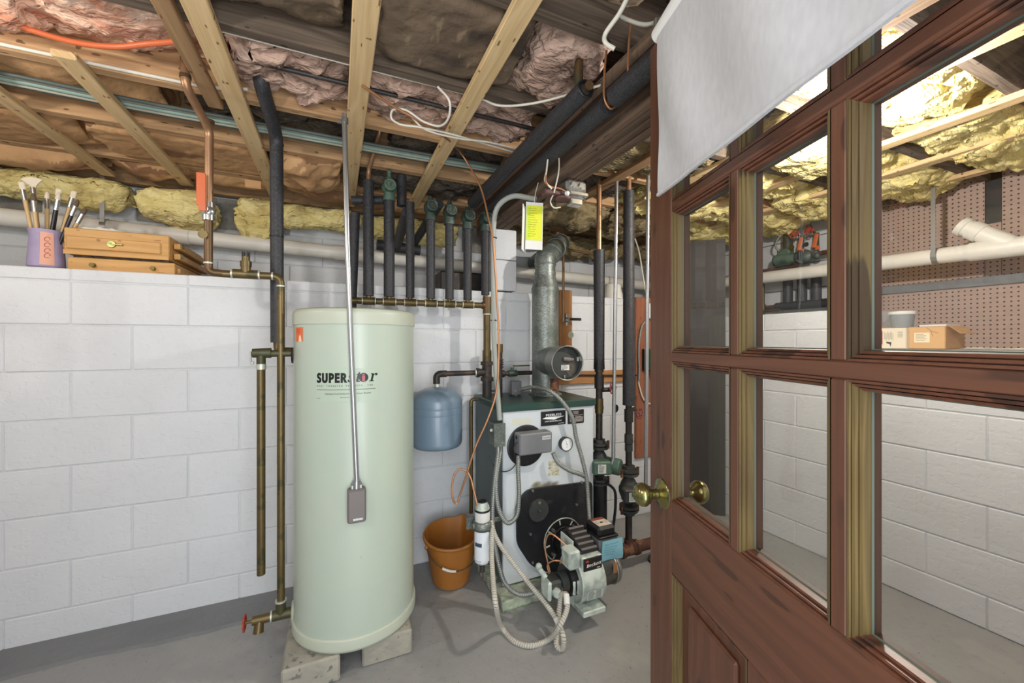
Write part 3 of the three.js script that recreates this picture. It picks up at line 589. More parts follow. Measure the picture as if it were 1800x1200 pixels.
{
  const t = thing('relief_pipe', 'relief valve with straight brass discharge pipe left of the tank', 'pipe');
  const v = [-0.281, 1.239, -1.888], b = [-0.271, 0.346, -1.888];
  part(t, 'valve_body', [cyl(add(v, [-0.03, 0.004, 0]), add(v, [0.035, 0.004, 0]), 0.018, 0.021, 12), cyl(v, add(v, [0, -0.045, 0]), 0.0165), cyl(add(v, [0.03, 0.002, 0]), [TX - TR + 0.002, v[1] + 0.002, PZ], 0.014)], M.oliveBrass);
  part(t, 'test_lever', [bx(v[0] - 0.035, v[1] - 0.012, v[2] + 0.006, 0.005, 0.045, 0.01, 0.001), bx(v[0] - 0.03, v[1] - 0.035, v[2] + 0.006, 0.012, 0.012, 0.008, 0.001)], M.steel);
  part(t, 'adapter', [cyl(add(v, [0, -0.04, 0]), add(v, [0, -0.062, 0]), 0.018, 0.018, 8)], M.solder);
  part(t, 'discharge_tube', sweep([V(add(v, [0, -0.06, 0])), V([v[0], b[1], v[2]])], 0.0155, 16), M.brass);
}
{
  const t = thing('insulated_pipe', 'tall bent black insulated pipe left of the pale tank', 'pipe');
  const a = [-0.25, 2.38, -1.66], b = [-0.25, 2.222, -1.66], c = [-0.233, 2.155, -1.94], d = [-0.233, 1.256, -1.96];
  part(t, 'foam_sleeve', pipe([[a[0], 2.40, a[2]], b, c, [c[0], d[1] + 0.03, c[2] - 0.02]], 0.0255, 0.05, 22), M.foam);
  for (const d of [0.03, 0.42]) part(t, 'tape_seam', ringAt(add(c, [0, -d, -0.005]), [0, 1, 0], 0.027, 0.006), M.black);
  part(t, 'copper_stub', pipe([[c[0], d[1] + 0.04, c[2] - 0.02], [c[0], d[1] - 0.005, c[2] - 0.02], [TX - TR + 0.004, d[1] - 0.005, PZ]], 0.0145, 0.02, 14), M.brass);
}

// ---------- distribution manifold with insulated risers ----------
const MZ = -2.15, MY = 1.496;
{
  const t = thing('brass_manifold', 'horizontal brass manifold pipe under the row of black risers', 'pipe');
  const L = [0.068, 1.478, -2.15], R = [0.789, 1.492, -2.15];
  part(t, 'header', cyl([L[0], MY, MZ], [R[0], MY, MZ], 0.0165, 0.0165, 20), M.brass);
  for (const x of [[0.148, 1.493, -2.15], [0.249, 1.497, -2.15], [0.356, 1.501, -2.15], [0.465, 1.506, -2.15], [0.569, 1.51, -2.15], [0.673, 1.514, -2.15]].map((p) => p[0])) {
    part(t, 'tee', cyl([x - 0.03, MY, MZ], [x + 0.03, MY, MZ], 0.0205), M.brass);
    for (const d of [-0.031, 0.031]) part(t, 'solder_ring', ringAt([x + d, MY, MZ], [1, 0, 0], 0.0212, 0.004), M.solder);
  }
  part(t, 'end_tee', [cyl([R[0] - 0.03, MY, MZ], [R[0], MY, MZ], 0.021), cyl([R[0], MY - 0.05, MZ], [R[0], MY + 0.05, MZ], 0.0245)], M.copperOld);
  part(t, 'boiler_riser', cyl([R[0], MY - 0.05, MZ], [R[0], 1.18, MZ], 0.021), M.brass);
  part(t, 'adapter', cyl([R[0], 1.24, MZ], [R[0], 1.17, MZ], 0.026), M.brass);
  part(t, 'solder_ring', ringAt([R[0], MY - 0.05, MZ], [0, 1, 0], 0.0255, 0.006), M.solder);
  part(t, 'iron_tee', [cyl([R[0], 1.17, MZ], [R[0], 1.06, MZ], 0.028), ringAt([R[0], 1.165, MZ], [0, 1, 0], 0.037, 0.02), ringAt([R[0], 1.075, MZ], [0, 1, 0], 0.037, 0.022), cyl([R[0], 1.113, MZ], [R[0] - 0.06, 1.113, MZ], 0.022), ringAt([R[0] - 0.055, 1.113, MZ], [1, 0, 0], 0.027, 0.016)], M.iron);
  part(t, 'iron_nipple', cyl([R[0], 1.07, MZ], [R[0], 0.96, MZ], 0.027), M.iron);
  // iron branch to the blue expansion tank
  const e = thing('iron_pipe', 'short iron pipe with elbow feeding the blue expansion tank', 'pipe');
  const ex = [0.497, 1.105, -2.14][0];
  part(e, 'tube', cyl([R[0] - 0.06, 1.113, MZ], [ex + 0.03, 1.113, MZ], 0.0145), M.iron);
  part(e, 'elbow', [sweep(route([[ex + 0.055, 1.113, MZ], [ex, 1.113, MZ], [ex, 1.06, MZ]], 0.03), 0.019, 16)], M.iron);
  part(e, 'solder_ring', ringAt([R[0] - 0.07, 1.113, MZ], [1, 0, 0], 0.02, 0.008), M.solder);
  const b = thing('expansion_tank', 'round slate blue expansion tank hanging from an iron pipe', 'tank');
  const by = 0.72;
  part(b, 'upper_shell', lathe([[0.134, 0.214], [0.134, 0.219], [0.136, 0.223], [0.136, 0.25], [0.13, 0.272], [0.105, 0.298], [0.06, 0.318], [0.02, 0.325], [0, 0.325]], [ex, by, MZ + 0.01], 56), M.blueTank);
  part(b, 'lower_shell', lathe([[0, 0], [0.1, 0.001], [0.122, 0.007], [0.132, 0.018], [0.1355, 0.036], [0.1355, 0.178], [0.134, 0.18], [0.134, 0.184], [0.1365, 0.187], [0.1365, 0.213], [0.134, 0.216]], [ex, by, MZ + 0.01], 56), M.blueTank);
  part(b, 'neck', cyl([ex, by + 0.32, MZ + 0.01], [ex, 1.06, MZ + 0.004], 0.0135, 0.0135, 12), M.solder);
  part(b, 'air_valve_cap', lathe([[0, -0.022], [0.016, -0.018], [0.02, 0], [0.05, 0.004]], [ex, by, MZ + 0.01], 20), M.white);
}
function riser(label, px, top, m, r = 0.0255, y0 = MY + 0.016) {
  const t = thing('insulated_riser', label, 'pipe', 'black risers on the brass manifold');
  part(t, 'foam_sleeve', cyl([px, y0 + 0.01, MZ], [px, top, MZ], r), M.foam);
  part(t, 'sleeve_seam', bx(px + r * 0.5, (y0 + top) / 2, MZ + r * 0.86, 0.0022, top - y0 - 0.03, 0.003, 0.0006), M.black);
  part(t, 'copper_stub', cyl([px, y0 - 0.005, MZ], [px, y0 + 0.012, MZ], 0.012, 0.012, 12), M.brass);
  return t;
}
function flowValve(t, x, y, m = M.valveGreen, s = 1.22) {          // green flow check valve with hex cap facing the room
  part(t, 'flow_valve', [cyl([x, y - 0.055 * s, MZ], [x, y - 0.035 * s, MZ], 0.026 * s, 0.026 * s, 8), cyl([x, y - 0.04 * s, MZ], [x, y + 0.03 * s, MZ], 0.022 * s), new THREE.SphereGeometry(0.031 * s, 20, 14).translate(x, y, MZ), cyl([x, y + 0.03 * s, MZ], [x, y + 0.05 * s, MZ], 0.015 * s, 0.01 * s, 8)], m);
  const c = part(t, 'valve_cap', [cyl([x, y, MZ], [x, y, MZ + 0.046 * s], 0.025 * s, 0.024 * s, 24), torusAt([x, y, MZ + 0.046 * s], 0.02 * s, 0.005 * s, [0, 0, 1], 24)], m);
  part(c, 'lever', bx(x, y, MZ + 0.05 * s, 0.006, 0.024, 0.004, 0.001).rotateZ(0), M.brass);
}
{
  const X = [[0.148, 1.869, -2.15], [0.249, 1.881, -2.15], [0.356, 1.893, -2.15], [0.465, 1.906, -2.15], [0.569, 1.918, -2.15], [0.673, 1.93, -2.15], [0.779, 1.942, -2.15]].map((p) => p[0]);
  let t = riser('black riser topped by a tilting copper tube, first of the row', X[0], [0.148, 2.107, -2.15][1], 0, 0.026);
  part(t, 'copper_tube', pipe([[X[0], 2.09, MZ], [X[0], 2.16, MZ], [0.19, 2.298, -2], [0.188, 2.407, -1.98]], 0.011, 0.03, 14), M.copper);
  t = riser('grey black riser with pale green valve and air vent on top', X[1], [0.249, 2.043, -2.15][1], 0, 0.0275);
  flowValve(t, X[1], 2.085, M.pumpGreen, 1.22);
  part(t, 'air_vent', [cyl([X[1], 2.13, MZ], [X[1], 2.165, MZ], 0.01), new THREE.SphereGeometry(0.013, 12, 10).translate(X[1], 2.17, MZ)], M.pumpGreen);
  t = riser('black riser with open bare top between grey riser and first green valve', X[2], [0.356, 2.026, -2.15][1], 0, 0.0225);
  t = riser('black riser with green valve under the slanting light strip', X[3], [0.465, 2.023, -2.15][1], 0, 0.0235);
  flowValve(t, X[3], 2.01);
  t = riser('black riser with green valve, third from the grey conduit', X[4], [0.569, 2.028, -2.15][1], 0, 0.0235);
  flowValve(t, X[4], 2.0);
  t = riser('black riser with green valve joined to a slanting black pipe', X[5], [0.673, 2.013, -2.15][1], 0, 0.0235);
  flowValve(t, X[5], 1.985);
  t = riser('black riser above the brass corner tee beside the grey conduit', X[6], [0.779, 2.014, -2.15][1], 0, 0.0235, MY + 0.05);
  flowValve(t, X[6], 1.985);
  const k = thing('insulated_pipe', 'slim black pipe half hidden behind the silver conduit pole', 'pipe');
  part(k, 'foam_sleeve', [cyl([0.086, 1.948, -2.2], [0.069, 1.45, -2.2], 0.024), ], M.foam);
  const k2 = thing('insulated_pipe', 'level black pipe behind the first two risers under the joists', 'pipe');
  part(k2, 'foam_sleeve', cyl([0.07, 2.02, -2.22], [0.251, 2.046, -2.22], 0.022), M.foam);
  const k3 = thing('insulated_pipe', 'black pipe slanting back behind the third riser', 'pipe');
  part(k3, 'foam_sleeve', cyl([0.349, 1.992, -2.2], [0.379, 1.953, -2.85], 0.03, 0.03), M.foam);
  const k4 = thing('insulated_pipe', 'black pipe slanting back between the green valves', 'pipe');
  part(k4, 'foam_sleeve', cyl([0.528, 2.066, -2.22], [0.496, 1.975, -2.9], 0.027, 0.027), M.foam);
  const k5 = thing('insulated_pipe', 'level black stub standing in for a dark wall opening behind the risers', 'pipe');  // black stub put in for the darkness of a wall opening
  part(k5, 'foam_sleeve', cyl([0.249, 1.95, -2.86], [0.541, 1.938, -2.86], 0.036), M.foam);
  const k6 = thing('insulated_pipe', 'short black pipe dropping from the ceiling behind the pale green valve', 'pipe');
  part(k6, 'foam_sleeve', cyl([0.322, 2.186, -2.22], [0.322, 2.025, -2.22], 0.026), M.foam);
}
{
  const t = thing('niche_shade_box', 'dark box standing in for a shaded wall opening behind the green risers', 'niche');  // dark box paints the shade inside an opening in the wall top
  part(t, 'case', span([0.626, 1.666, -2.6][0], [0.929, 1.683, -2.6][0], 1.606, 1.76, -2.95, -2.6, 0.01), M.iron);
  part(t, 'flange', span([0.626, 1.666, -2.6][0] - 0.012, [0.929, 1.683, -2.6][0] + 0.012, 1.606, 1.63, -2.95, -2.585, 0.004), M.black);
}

// ---------- boiler ----------
function roundShape(P, r = 0.035) {                            // polygon with rounded corners
  const s = new THREE.Shape(), n = P.length;
  P.forEach((p, i) => {
    const a = P[(i + n - 1) % n], b = P[(i + 1) % n], la = p.distanceTo(a), lb = p.distanceTo(b), d = Math.min(r, la * 0.45, lb * 0.45);
    const q = p.clone().lerp(a, d / la), e = p.clone().lerp(b, d / lb);
    if (i) s.lineTo(q.x, q.y); else s.moveTo(q.x, q.y);
    s.quadraticCurveTo(p.x, p.y, e.x, e.y);
  });
  s.closePath(); return s;
}
const BX0 = 0.765, BX1 = 1.31, BZ = -1.85, BB = -2.28;
{
  const p = solo('boiler_pad', 'low crusted concrete pad under the boiler', 'pad', (() => {
    let g = new THREE.BoxGeometry(0.66, 0.05, 0.56, 60, 6, 50); g.deleteAttribute('normal'); g.deleteAttribute('uv'); g = mergeVertices(g, 1e-5);
    const q = g.attributes.position;
    for (let i = 0; i < q.count; i++) { const x = q.getX(i), y = q.getY(i), z = q.getZ(i), e = perlin.noise(x * 14, 2, z * 14), f = perlin.noise(x * 40, 5, z * 40); if (y > 0) { q.setY(i, y + e * 0.004 + f * 0.003); } q.setX(i, x * (1 + 0.02 * e * (y > 0 ? 1 : 0.3)) + (Math.abs(x) > 0.3 ? f * 0.008 : 0)); q.setZ(i, z + (Math.abs(z) > 0.26 ? e * 0.012 + f * 0.006 : 0)); }
    g.computeVertexNormals(); return g.translate(1.055, 0.025, -2.035);
  })(), M.padConcrete);
  const t = thing('boiler', 'white and black oil boiler with dark green lid on a concrete pad', 'boiler');
  part(t, 'side_panel', span(BX0, BX0 + 0.02, 0.06, 0.94, BB, BZ - 0.012, 0.003), M.boilerSide);
  part(t, 'side_panel', span(BX1 - 0.02, BX1, 0.06, 0.94, BB, BZ - 0.012, 0.003), M.boilerSide);
  part(t, 'back_panel', span(BX0 + 0.02, BX1 - 0.02, 0.06, 0.94, BB, BB + 0.01, 0.002), M.boilerSide);
  part(t, 'base_rail', span(BX0 + 0.015, BX1 - 0.015, 0.05, 0.08, BB + 0.02, BZ - 0.02, 0.002), M.iron);
  const fw = BX1 - BX0, fh = 0.88;
  const front = canvas(512, 832, (c, w, h) => {
    c.fillStyle = '#c9d0d4'; c.fillRect(0, 0, w, h);
    const X = (m) => (m - BX0) / fw * w, Y = (m) => (0.94 - m) / fh * h;
    let s = 5; const r = () => (s = (s * 16807) % 2147483647) / 2147483647;
    for (let i = 0; i < 900; i++) { c.fillStyle = 'rgba(96,88,70,' + (0.05 + r() * 0.12) + ')'; c.fillRect(r() * w, r() * h, 1 + r() * 3, 1 + r() * 3); }
    // oil soot smear above the black plate, label remains, yellowed tape
    for (let i = 0; i < 260; i++) { const a = r(), b = r(); c.fillStyle = 'rgba(92,84,62,' + (0.04 + 0.06 * r()) + ')'; c.beginPath(); c.ellipse(X(0.93 + a * 0.14), Y(0.5 + b * 0.055 * (1 - a * 0.3)), 6 + r() * 24, 4 + r() * 9, -0.3, 0, 7); c.fill(); }
    for (let i = 0; i < 240; i++) { c.fillStyle = ['rgba(190,178,128,.5)', 'rgba(120,114,84,.45)', 'rgba(214,206,170,.5)'][i % 3]; c.fillRect(X(1.02) + r() * 62, Y(0.66) + r() * 74, 3 + r() * 9, 2 + r() * 6); }
    for (let i = 0; i < 90; i++) { c.fillStyle = 'rgba(206,200,162,.35)'; c.fillRect(X(0.81) + r() * 90, Y(0.9) + r() * 30, 4 + r() * 16, 2 + r() * 6); }
  });
  part(t, 'front_panel', span(BX0, BX1, 0.06, 0.94, BZ - 0.014, BZ, 0.003), std(0xc9d0d4, 0.45));
  part(t, 'front_finish', new THREE.PlaneGeometry(fw - 0.006, fh - 0.006).translate((BX0 + BX1) / 2, 0.5, BZ + 0.0006), new THREE.MeshStandardMaterial({ map: front, roughness: 0.42 }), true);
  part(t, 'lid', [span(BX0 - 0.012, BX1 + 0.012, 0.935, 0.972, BB - 0.005, BZ + 0.014, 0.005)], M.boilerLid);
  // black burner mounting plate
  const sh = roundShape([[0.892, 0.529, -1.845], [0.834, 0.469, -1.845], [0.837, 0.263, -1.845], [0.915, 0.138, -1.845], [1.028, 0.073, -1.845], [1.202, 0.048, -1.845], [1.295, 0.106, -1.845], [1.295, 0.516, -1.845]].map((p) => new THREE.Vector2(p[0], p[1])));
  const bp = part(t, 'burner_plate', new THREE.ExtrudeGeometry(sh, { depth: 0.008, bevelEnabled: true, bevelSize: 0.002, bevelThickness: 0.002, bevelSegments: 2 }).translate(0, 0, BZ + 0.003), M.blackGloss);
  for (const b of [[0.924, 0.521, -1.838], [1.223, 0.523, -1.838], [0.924, 0.151, -1.838], [1.19, 0.407, -1.838], [0.911, 0.3, -1.838]]) part(bp, 'bolt', cyl([b[0], b[1], BZ + 0.012], [b[0], b[1], BZ + 0.02], 0.008, 0.007, 6), M.steel);
  const ic = [0.956, 0.416, -1.83];
  part(bp, 'inspection_cover', [cyl([ic[0], ic[1], BZ + 0.012], [ic[0], ic[1], BZ + 0.024], 0.058, 0.056, 40), cyl([ic[0], ic[1], BZ + 0.024], [ic[0], ic[1], BZ + 0.034], 0.007, 0.006, 6)], M.pumpDark);
  part(bp, 'cover_bolt', cyl([ic[0] + 0.002, ic[1] + 0.042, BZ + 0.024], [ic[0] + 0.002, ic[1] + 0.042, BZ + 0.028], 0.008, 0.008, 12), M.chrome);
  part(bp, 'cover_bolt', cyl([ic[0], ic[1], BZ + 0.03], [ic[0], ic[1], BZ + 0.036], 0.004, 0.003, 8), M.chrome);
  // round black opening plate behind the grey control
  const rc = [0.892, 0.755, -1.845];
  part(t, 'control_plate', lathe([[0, 0.006], [0.092, 0.006], [0.105, 0.003], [0.107, 0]], [rc[0], rc[1], BZ + 0.001], 56, [0, 0, 1]), M.blackGloss);
  const cb = part(t, 'aquastat_control', [span([0.821, 0.788, -1.77][0], [1.003, 0.77, -1.77][0], [0.821, 0.727, -1.77][1], [0.821, 0.833, -1.77][1], BZ + 0.008, -1.77, 0.006)], M.greyBox, false, 'grey control box');
  const nm = canvas(128, 48, (c) => { c.fillStyle = '#b9bdbd'; c.fillRect(0, 0, 128, 48); c.fillStyle = '#4c5052'; c.font = 'bold 22px sans-serif'; c.fillText('Honeywell', 10, 32); });
  plate(cb, 'name_plate', [0.968, 0.806, -1.769, 0.049, 0.02], 0.001, M.chrome, nm);
  part(cb, 'knockout', cyl([[0.821, 0.788, -1.77][0] - 0.002, [0.821, 0.811, -1.77][1], -1.81], [[0.821, 0.788, -1.77][0] + 0.002, [0.821, 0.811, -1.77][1], -1.81], 0.009), M.black);
  // plates
  const peer = canvas(512, 320, (c, w, h) => {
    c.fillStyle = '#15181b'; c.fillRect(0, 0, w, h); c.fillStyle = '#e8ecec'; c.font = 'bold 74px sans-serif'; c.textAlign = 'center'; c.fillText('PEERLESS', 256, 110);
    c.beginPath(); c.moveTo(20, 160); c.lineTo(90, 126); c.lineTo(492, 126); c.lineTo(270, 196); c.fill();
    c.font = 'bold 38px sans-serif'; c.fillText('CAST IRON BOILERS', 250, 240); c.fillRect(350, 284, 130, 8);
  });
  plate(t, 'brand_plate', [1.053, 0.884, -1.847, 0.149, 0.076], 0.004, M.black, peer);
  const data = canvas(320, 320, (c, w, h) => {
    c.fillStyle = '#191315'; c.fillRect(0, 0, w, h); c.fillStyle = '#cfc8c2';
    for (let i = 0; i < 4; i++) c.fillRect(90 + (i % 2) * 20, 24 + i * 20, 130 - (i % 2) * 40, 6);
    c.fillRect(20, 118, 280, 5); for (let i = 0; i < 6; i++) { c.fillRect(30, 150 + i * 24, 70, 8); c.fillRect(140, 150 + i * 24, 130 + (i * 37) % 40, 9); }
  });
  plate(t, 'rating_plate', [1.193, 0.881, -1.847, 0.102, 0.074], 0.004, M.black, data);
  const g = [1.12, 0.743, -1.83];
  const face = canvas(256, 256, (c) => {
    c.fillStyle = '#eceef0'; c.beginPath(); c.arc(128, 128, 127, 0, 7); c.fill(); c.strokeStyle = '#222'; c.lineWidth = 3;
    for (let i = 0; i < 28; i++) { const a = 2.4 + i * 0.165; c.beginPath(); c.moveTo(128 + Math.cos(a) * 110, 128 + Math.sin(a) * 110); c.lineTo(128 + Math.cos(a) * (i % 4 ? 100 : 90), 128 + Math.sin(a) * (i % 4 ? 100 : 90)); c.stroke(); }
    c.lineWidth = 6; c.beginPath(); c.moveTo(136, 150); c.lineTo(100, 50); c.stroke(); c.beginPath(); c.arc(128, 128, 9, 0, 7); c.fillStyle = '#222'; c.fill(); c.beginPath(); c.arc(128, 180, 8, 0, 7); c.fill();
  });
  const gg = part(t, 'pressure_gauge', [cyl([g[0], g[1], BZ], [g[0], g[1], BZ + 0.028], 0.036, 0.037, 40), torusAt([g[0], g[1], BZ + 0.028], 0.035, 0.003, [0, 0, 1], 40)], M.pumpDark);
  part(gg, 'dial', new THREE.CircleGeometry(0.034, 40).translate(g[0], g[1], BZ + 0.0295), new THREE.MeshStandardMaterial({ map: face, roughness: 0.3 }), true);
  // copper tube running up the left rear corner
  const o = solo('brass_tube', 'slim brass tube with bend at the left rear of the boiler', 'pipe', pipe([[BX0 - 0.02, 0.955, -2.2], [BX0 - 0.055, 0.955, -2.2], [BX0 - 0.055, 0.3, -2.2]], 0.011, 0.03, 14), M.brass);
  const sb = thing('limit_switch', 'small grey switch box standing on the boiler lid', 'switch box');
  const sp = [0.972, 0.972, -2.159];
  part(sb, 'case', bx(sp[0], 1.015, sp[2], 0.062, 0.082, 0.045, 0.004), M.greyBox);
  part(sb, 'screw', cyl([sp[0] - 0.012, 1.0, sp[2] + 0.022], [sp[0] - 0.012, 1.0, sp[2] + 0.026], 0.005), M.chrome);
  part(sb, 'stem', cyl([sp[0], 0.97, sp[2]], [sp[0], 0.98, sp[2]], 0.02), M.steel);
}
// junction box on the front left corner with flexible conduits
{
  const t = thing('junction_box', 'steel junction box at the upper left corner of the boiler', 'junction box');
  const j = [0.701, 0.829, -1.83];
  part(t, 'box', bx(0.735, j[1], -1.865, 0.055, 0.11, 0.085, 0.004), M.galv);
  part(t, 'cover', bx(0.735, j[1], -1.82, 0.06, 0.115, 0.004, 0.001), M.galv);
  part(t, 'screw', [cyl([0.722, j[1] + 0.04, -1.818], [0.722, j[1] + 0.04, -1.815], 0.004), cyl([0.748, j[1] - 0.04, -1.818], [0.748, j[1] - 0.04, -1.815], 0.004)], M.chrome);
  part(t, 'toggle', bx(0.703, j[1] + 0.02, -1.855, 0.012, 0.014, 0.008, 0.002), M.white);
  part(t, 'clamp', [cyl([0.735, j[1] - 0.055, -1.84], [0.735, j[1] - 0.085, -1.84], 0.013), cyl([0.75, j[1] - 0.055, -1.845], [0.75, j[1] - 0.085, -1.845], 0.011)], M.steel);
  const y = j[1] - 0.085;
  const cond = (label, pts, r = 0.012) => solo('flexible_conduit', label, 'conduit', flex(pts, r), M.flexSteel, 'armoured cables on the boiler');
  cond('armoured conduit hanging from the junction box down to the burner', [[0.735, y, -1.84], [0.7, 0.57, -1.81], [0.69, 0.41, -1.8], [0.705, 0.243, -1.77], [0.736, 0.135, -1.74], [0.792, 0.098, -1.7], [0.877, 0.124, -1.66], [0.932, 0.164, -1.64]]);
  cond('armoured conduit looping from junction box to the grey control', [[0.75, y, -1.845], [0.711, 0.596, -1.81], [0.721, 0.469, -1.79], [0.762, 0.408, -1.78], [0.807, 0.428, -1.785], [0.825, 0.53, -1.79], [0.821, 0.643, -1.79], [0.826, 0.724, -1.8]]);
  cond('armoured conduit arching from the lid switch down across the boiler front', [[0.953, 1.02, -2.039], [0.994, 1.04, -1.95], [1.032, 1.026, -1.84], [1.091, 0.967, -1.81], [1.141, 0.884, -1.8], [1.165, 0.776, -1.8], [1.191, 0.679, -1.79], [1.216, 0.563, -1.78], [1.22, 0.445, -1.77], [1.196, 0.344, -1.72]]);
  cond('armoured conduit from the grey control to the right boiler edge', [[1.023, 0.713, -1.8], [1.045, 0.666, -1.79], [1.107, 0.62, -1.78], [1.184, 0.586, -1.78], [1.234, 0.555, -1.8]]);
  solo('capillary_wire', 'thin dark capillary wire across the boiler corner below the control', 'wire', wire([[0.695, 0.724, -1.86], [0.721, 0.66, -1.835], [0.78, 0.642, -1.83], [0.819, 0.674, -1.82], [0.804, 0.769, -1.8], [0.835, 0.8, -1.8]], 0.0025, 50), M.iron);
}
// grey conduit rising from the junction box to the beam, copper oil line
{
  const t = thing('conduit', 'grey plastic conduit rising from the boiler corner to the beam', 'conduit');
  part(t, 'tube', sweep(route([[0.742, 0.9, -1.84], [0.707, 1.29, -1.83], [0.7, 1.847, -1.82], [0.708, 1.947, -1.8], [0.766, 1.991, -1.74], [0.853, 1.955, -1.66]], 0.1), 0.0125, 16), M.cableGrey);
  for (const p of [[0.704, 1.797, -1.821], [0.707, 1.394, -1.83], [0.712, 1.046, -1.835]]) part(t, 'tie', ringAt(p, [0, 1, 0], 0.0145, 0.006), M.black);
  solo('copper_tube', 'thin bare copper oil line sweeping from the ceiling down past the boiler', 'pipe', wire([[0.08, 2.183, -1.482], [0.19, 2.165, -1.533], [0.349, 2.14, -1.584], [0.566, 2.212, -1.9], [0.644, 2.061, -1.86], [0.674, 1.899, -1.82], [0.69, 1.785, -1.8], [0.711, 1.511, -1.8], [0.722, 1.262, -1.8], [0.708, 1.042, -1.8], [0.666, 0.92, -1.8], [0.61, 0.785, -1.82], [0.565, 0.635, -1.84], [0.545, 0.554, -1.86], [0.528, 0.507, -1.86], [0.509, 0.538, -1.86], [0.509, 0.606, -1.87], [0.526, 0.658, -1.87], [0.554, 0.674, -1.86], [0.585, 0.646, -1.84], [0.601, 0.576, -1.82], [0.612, 0.511, -1.8]], 0.0048, 220, 10), M.copperNew);
}
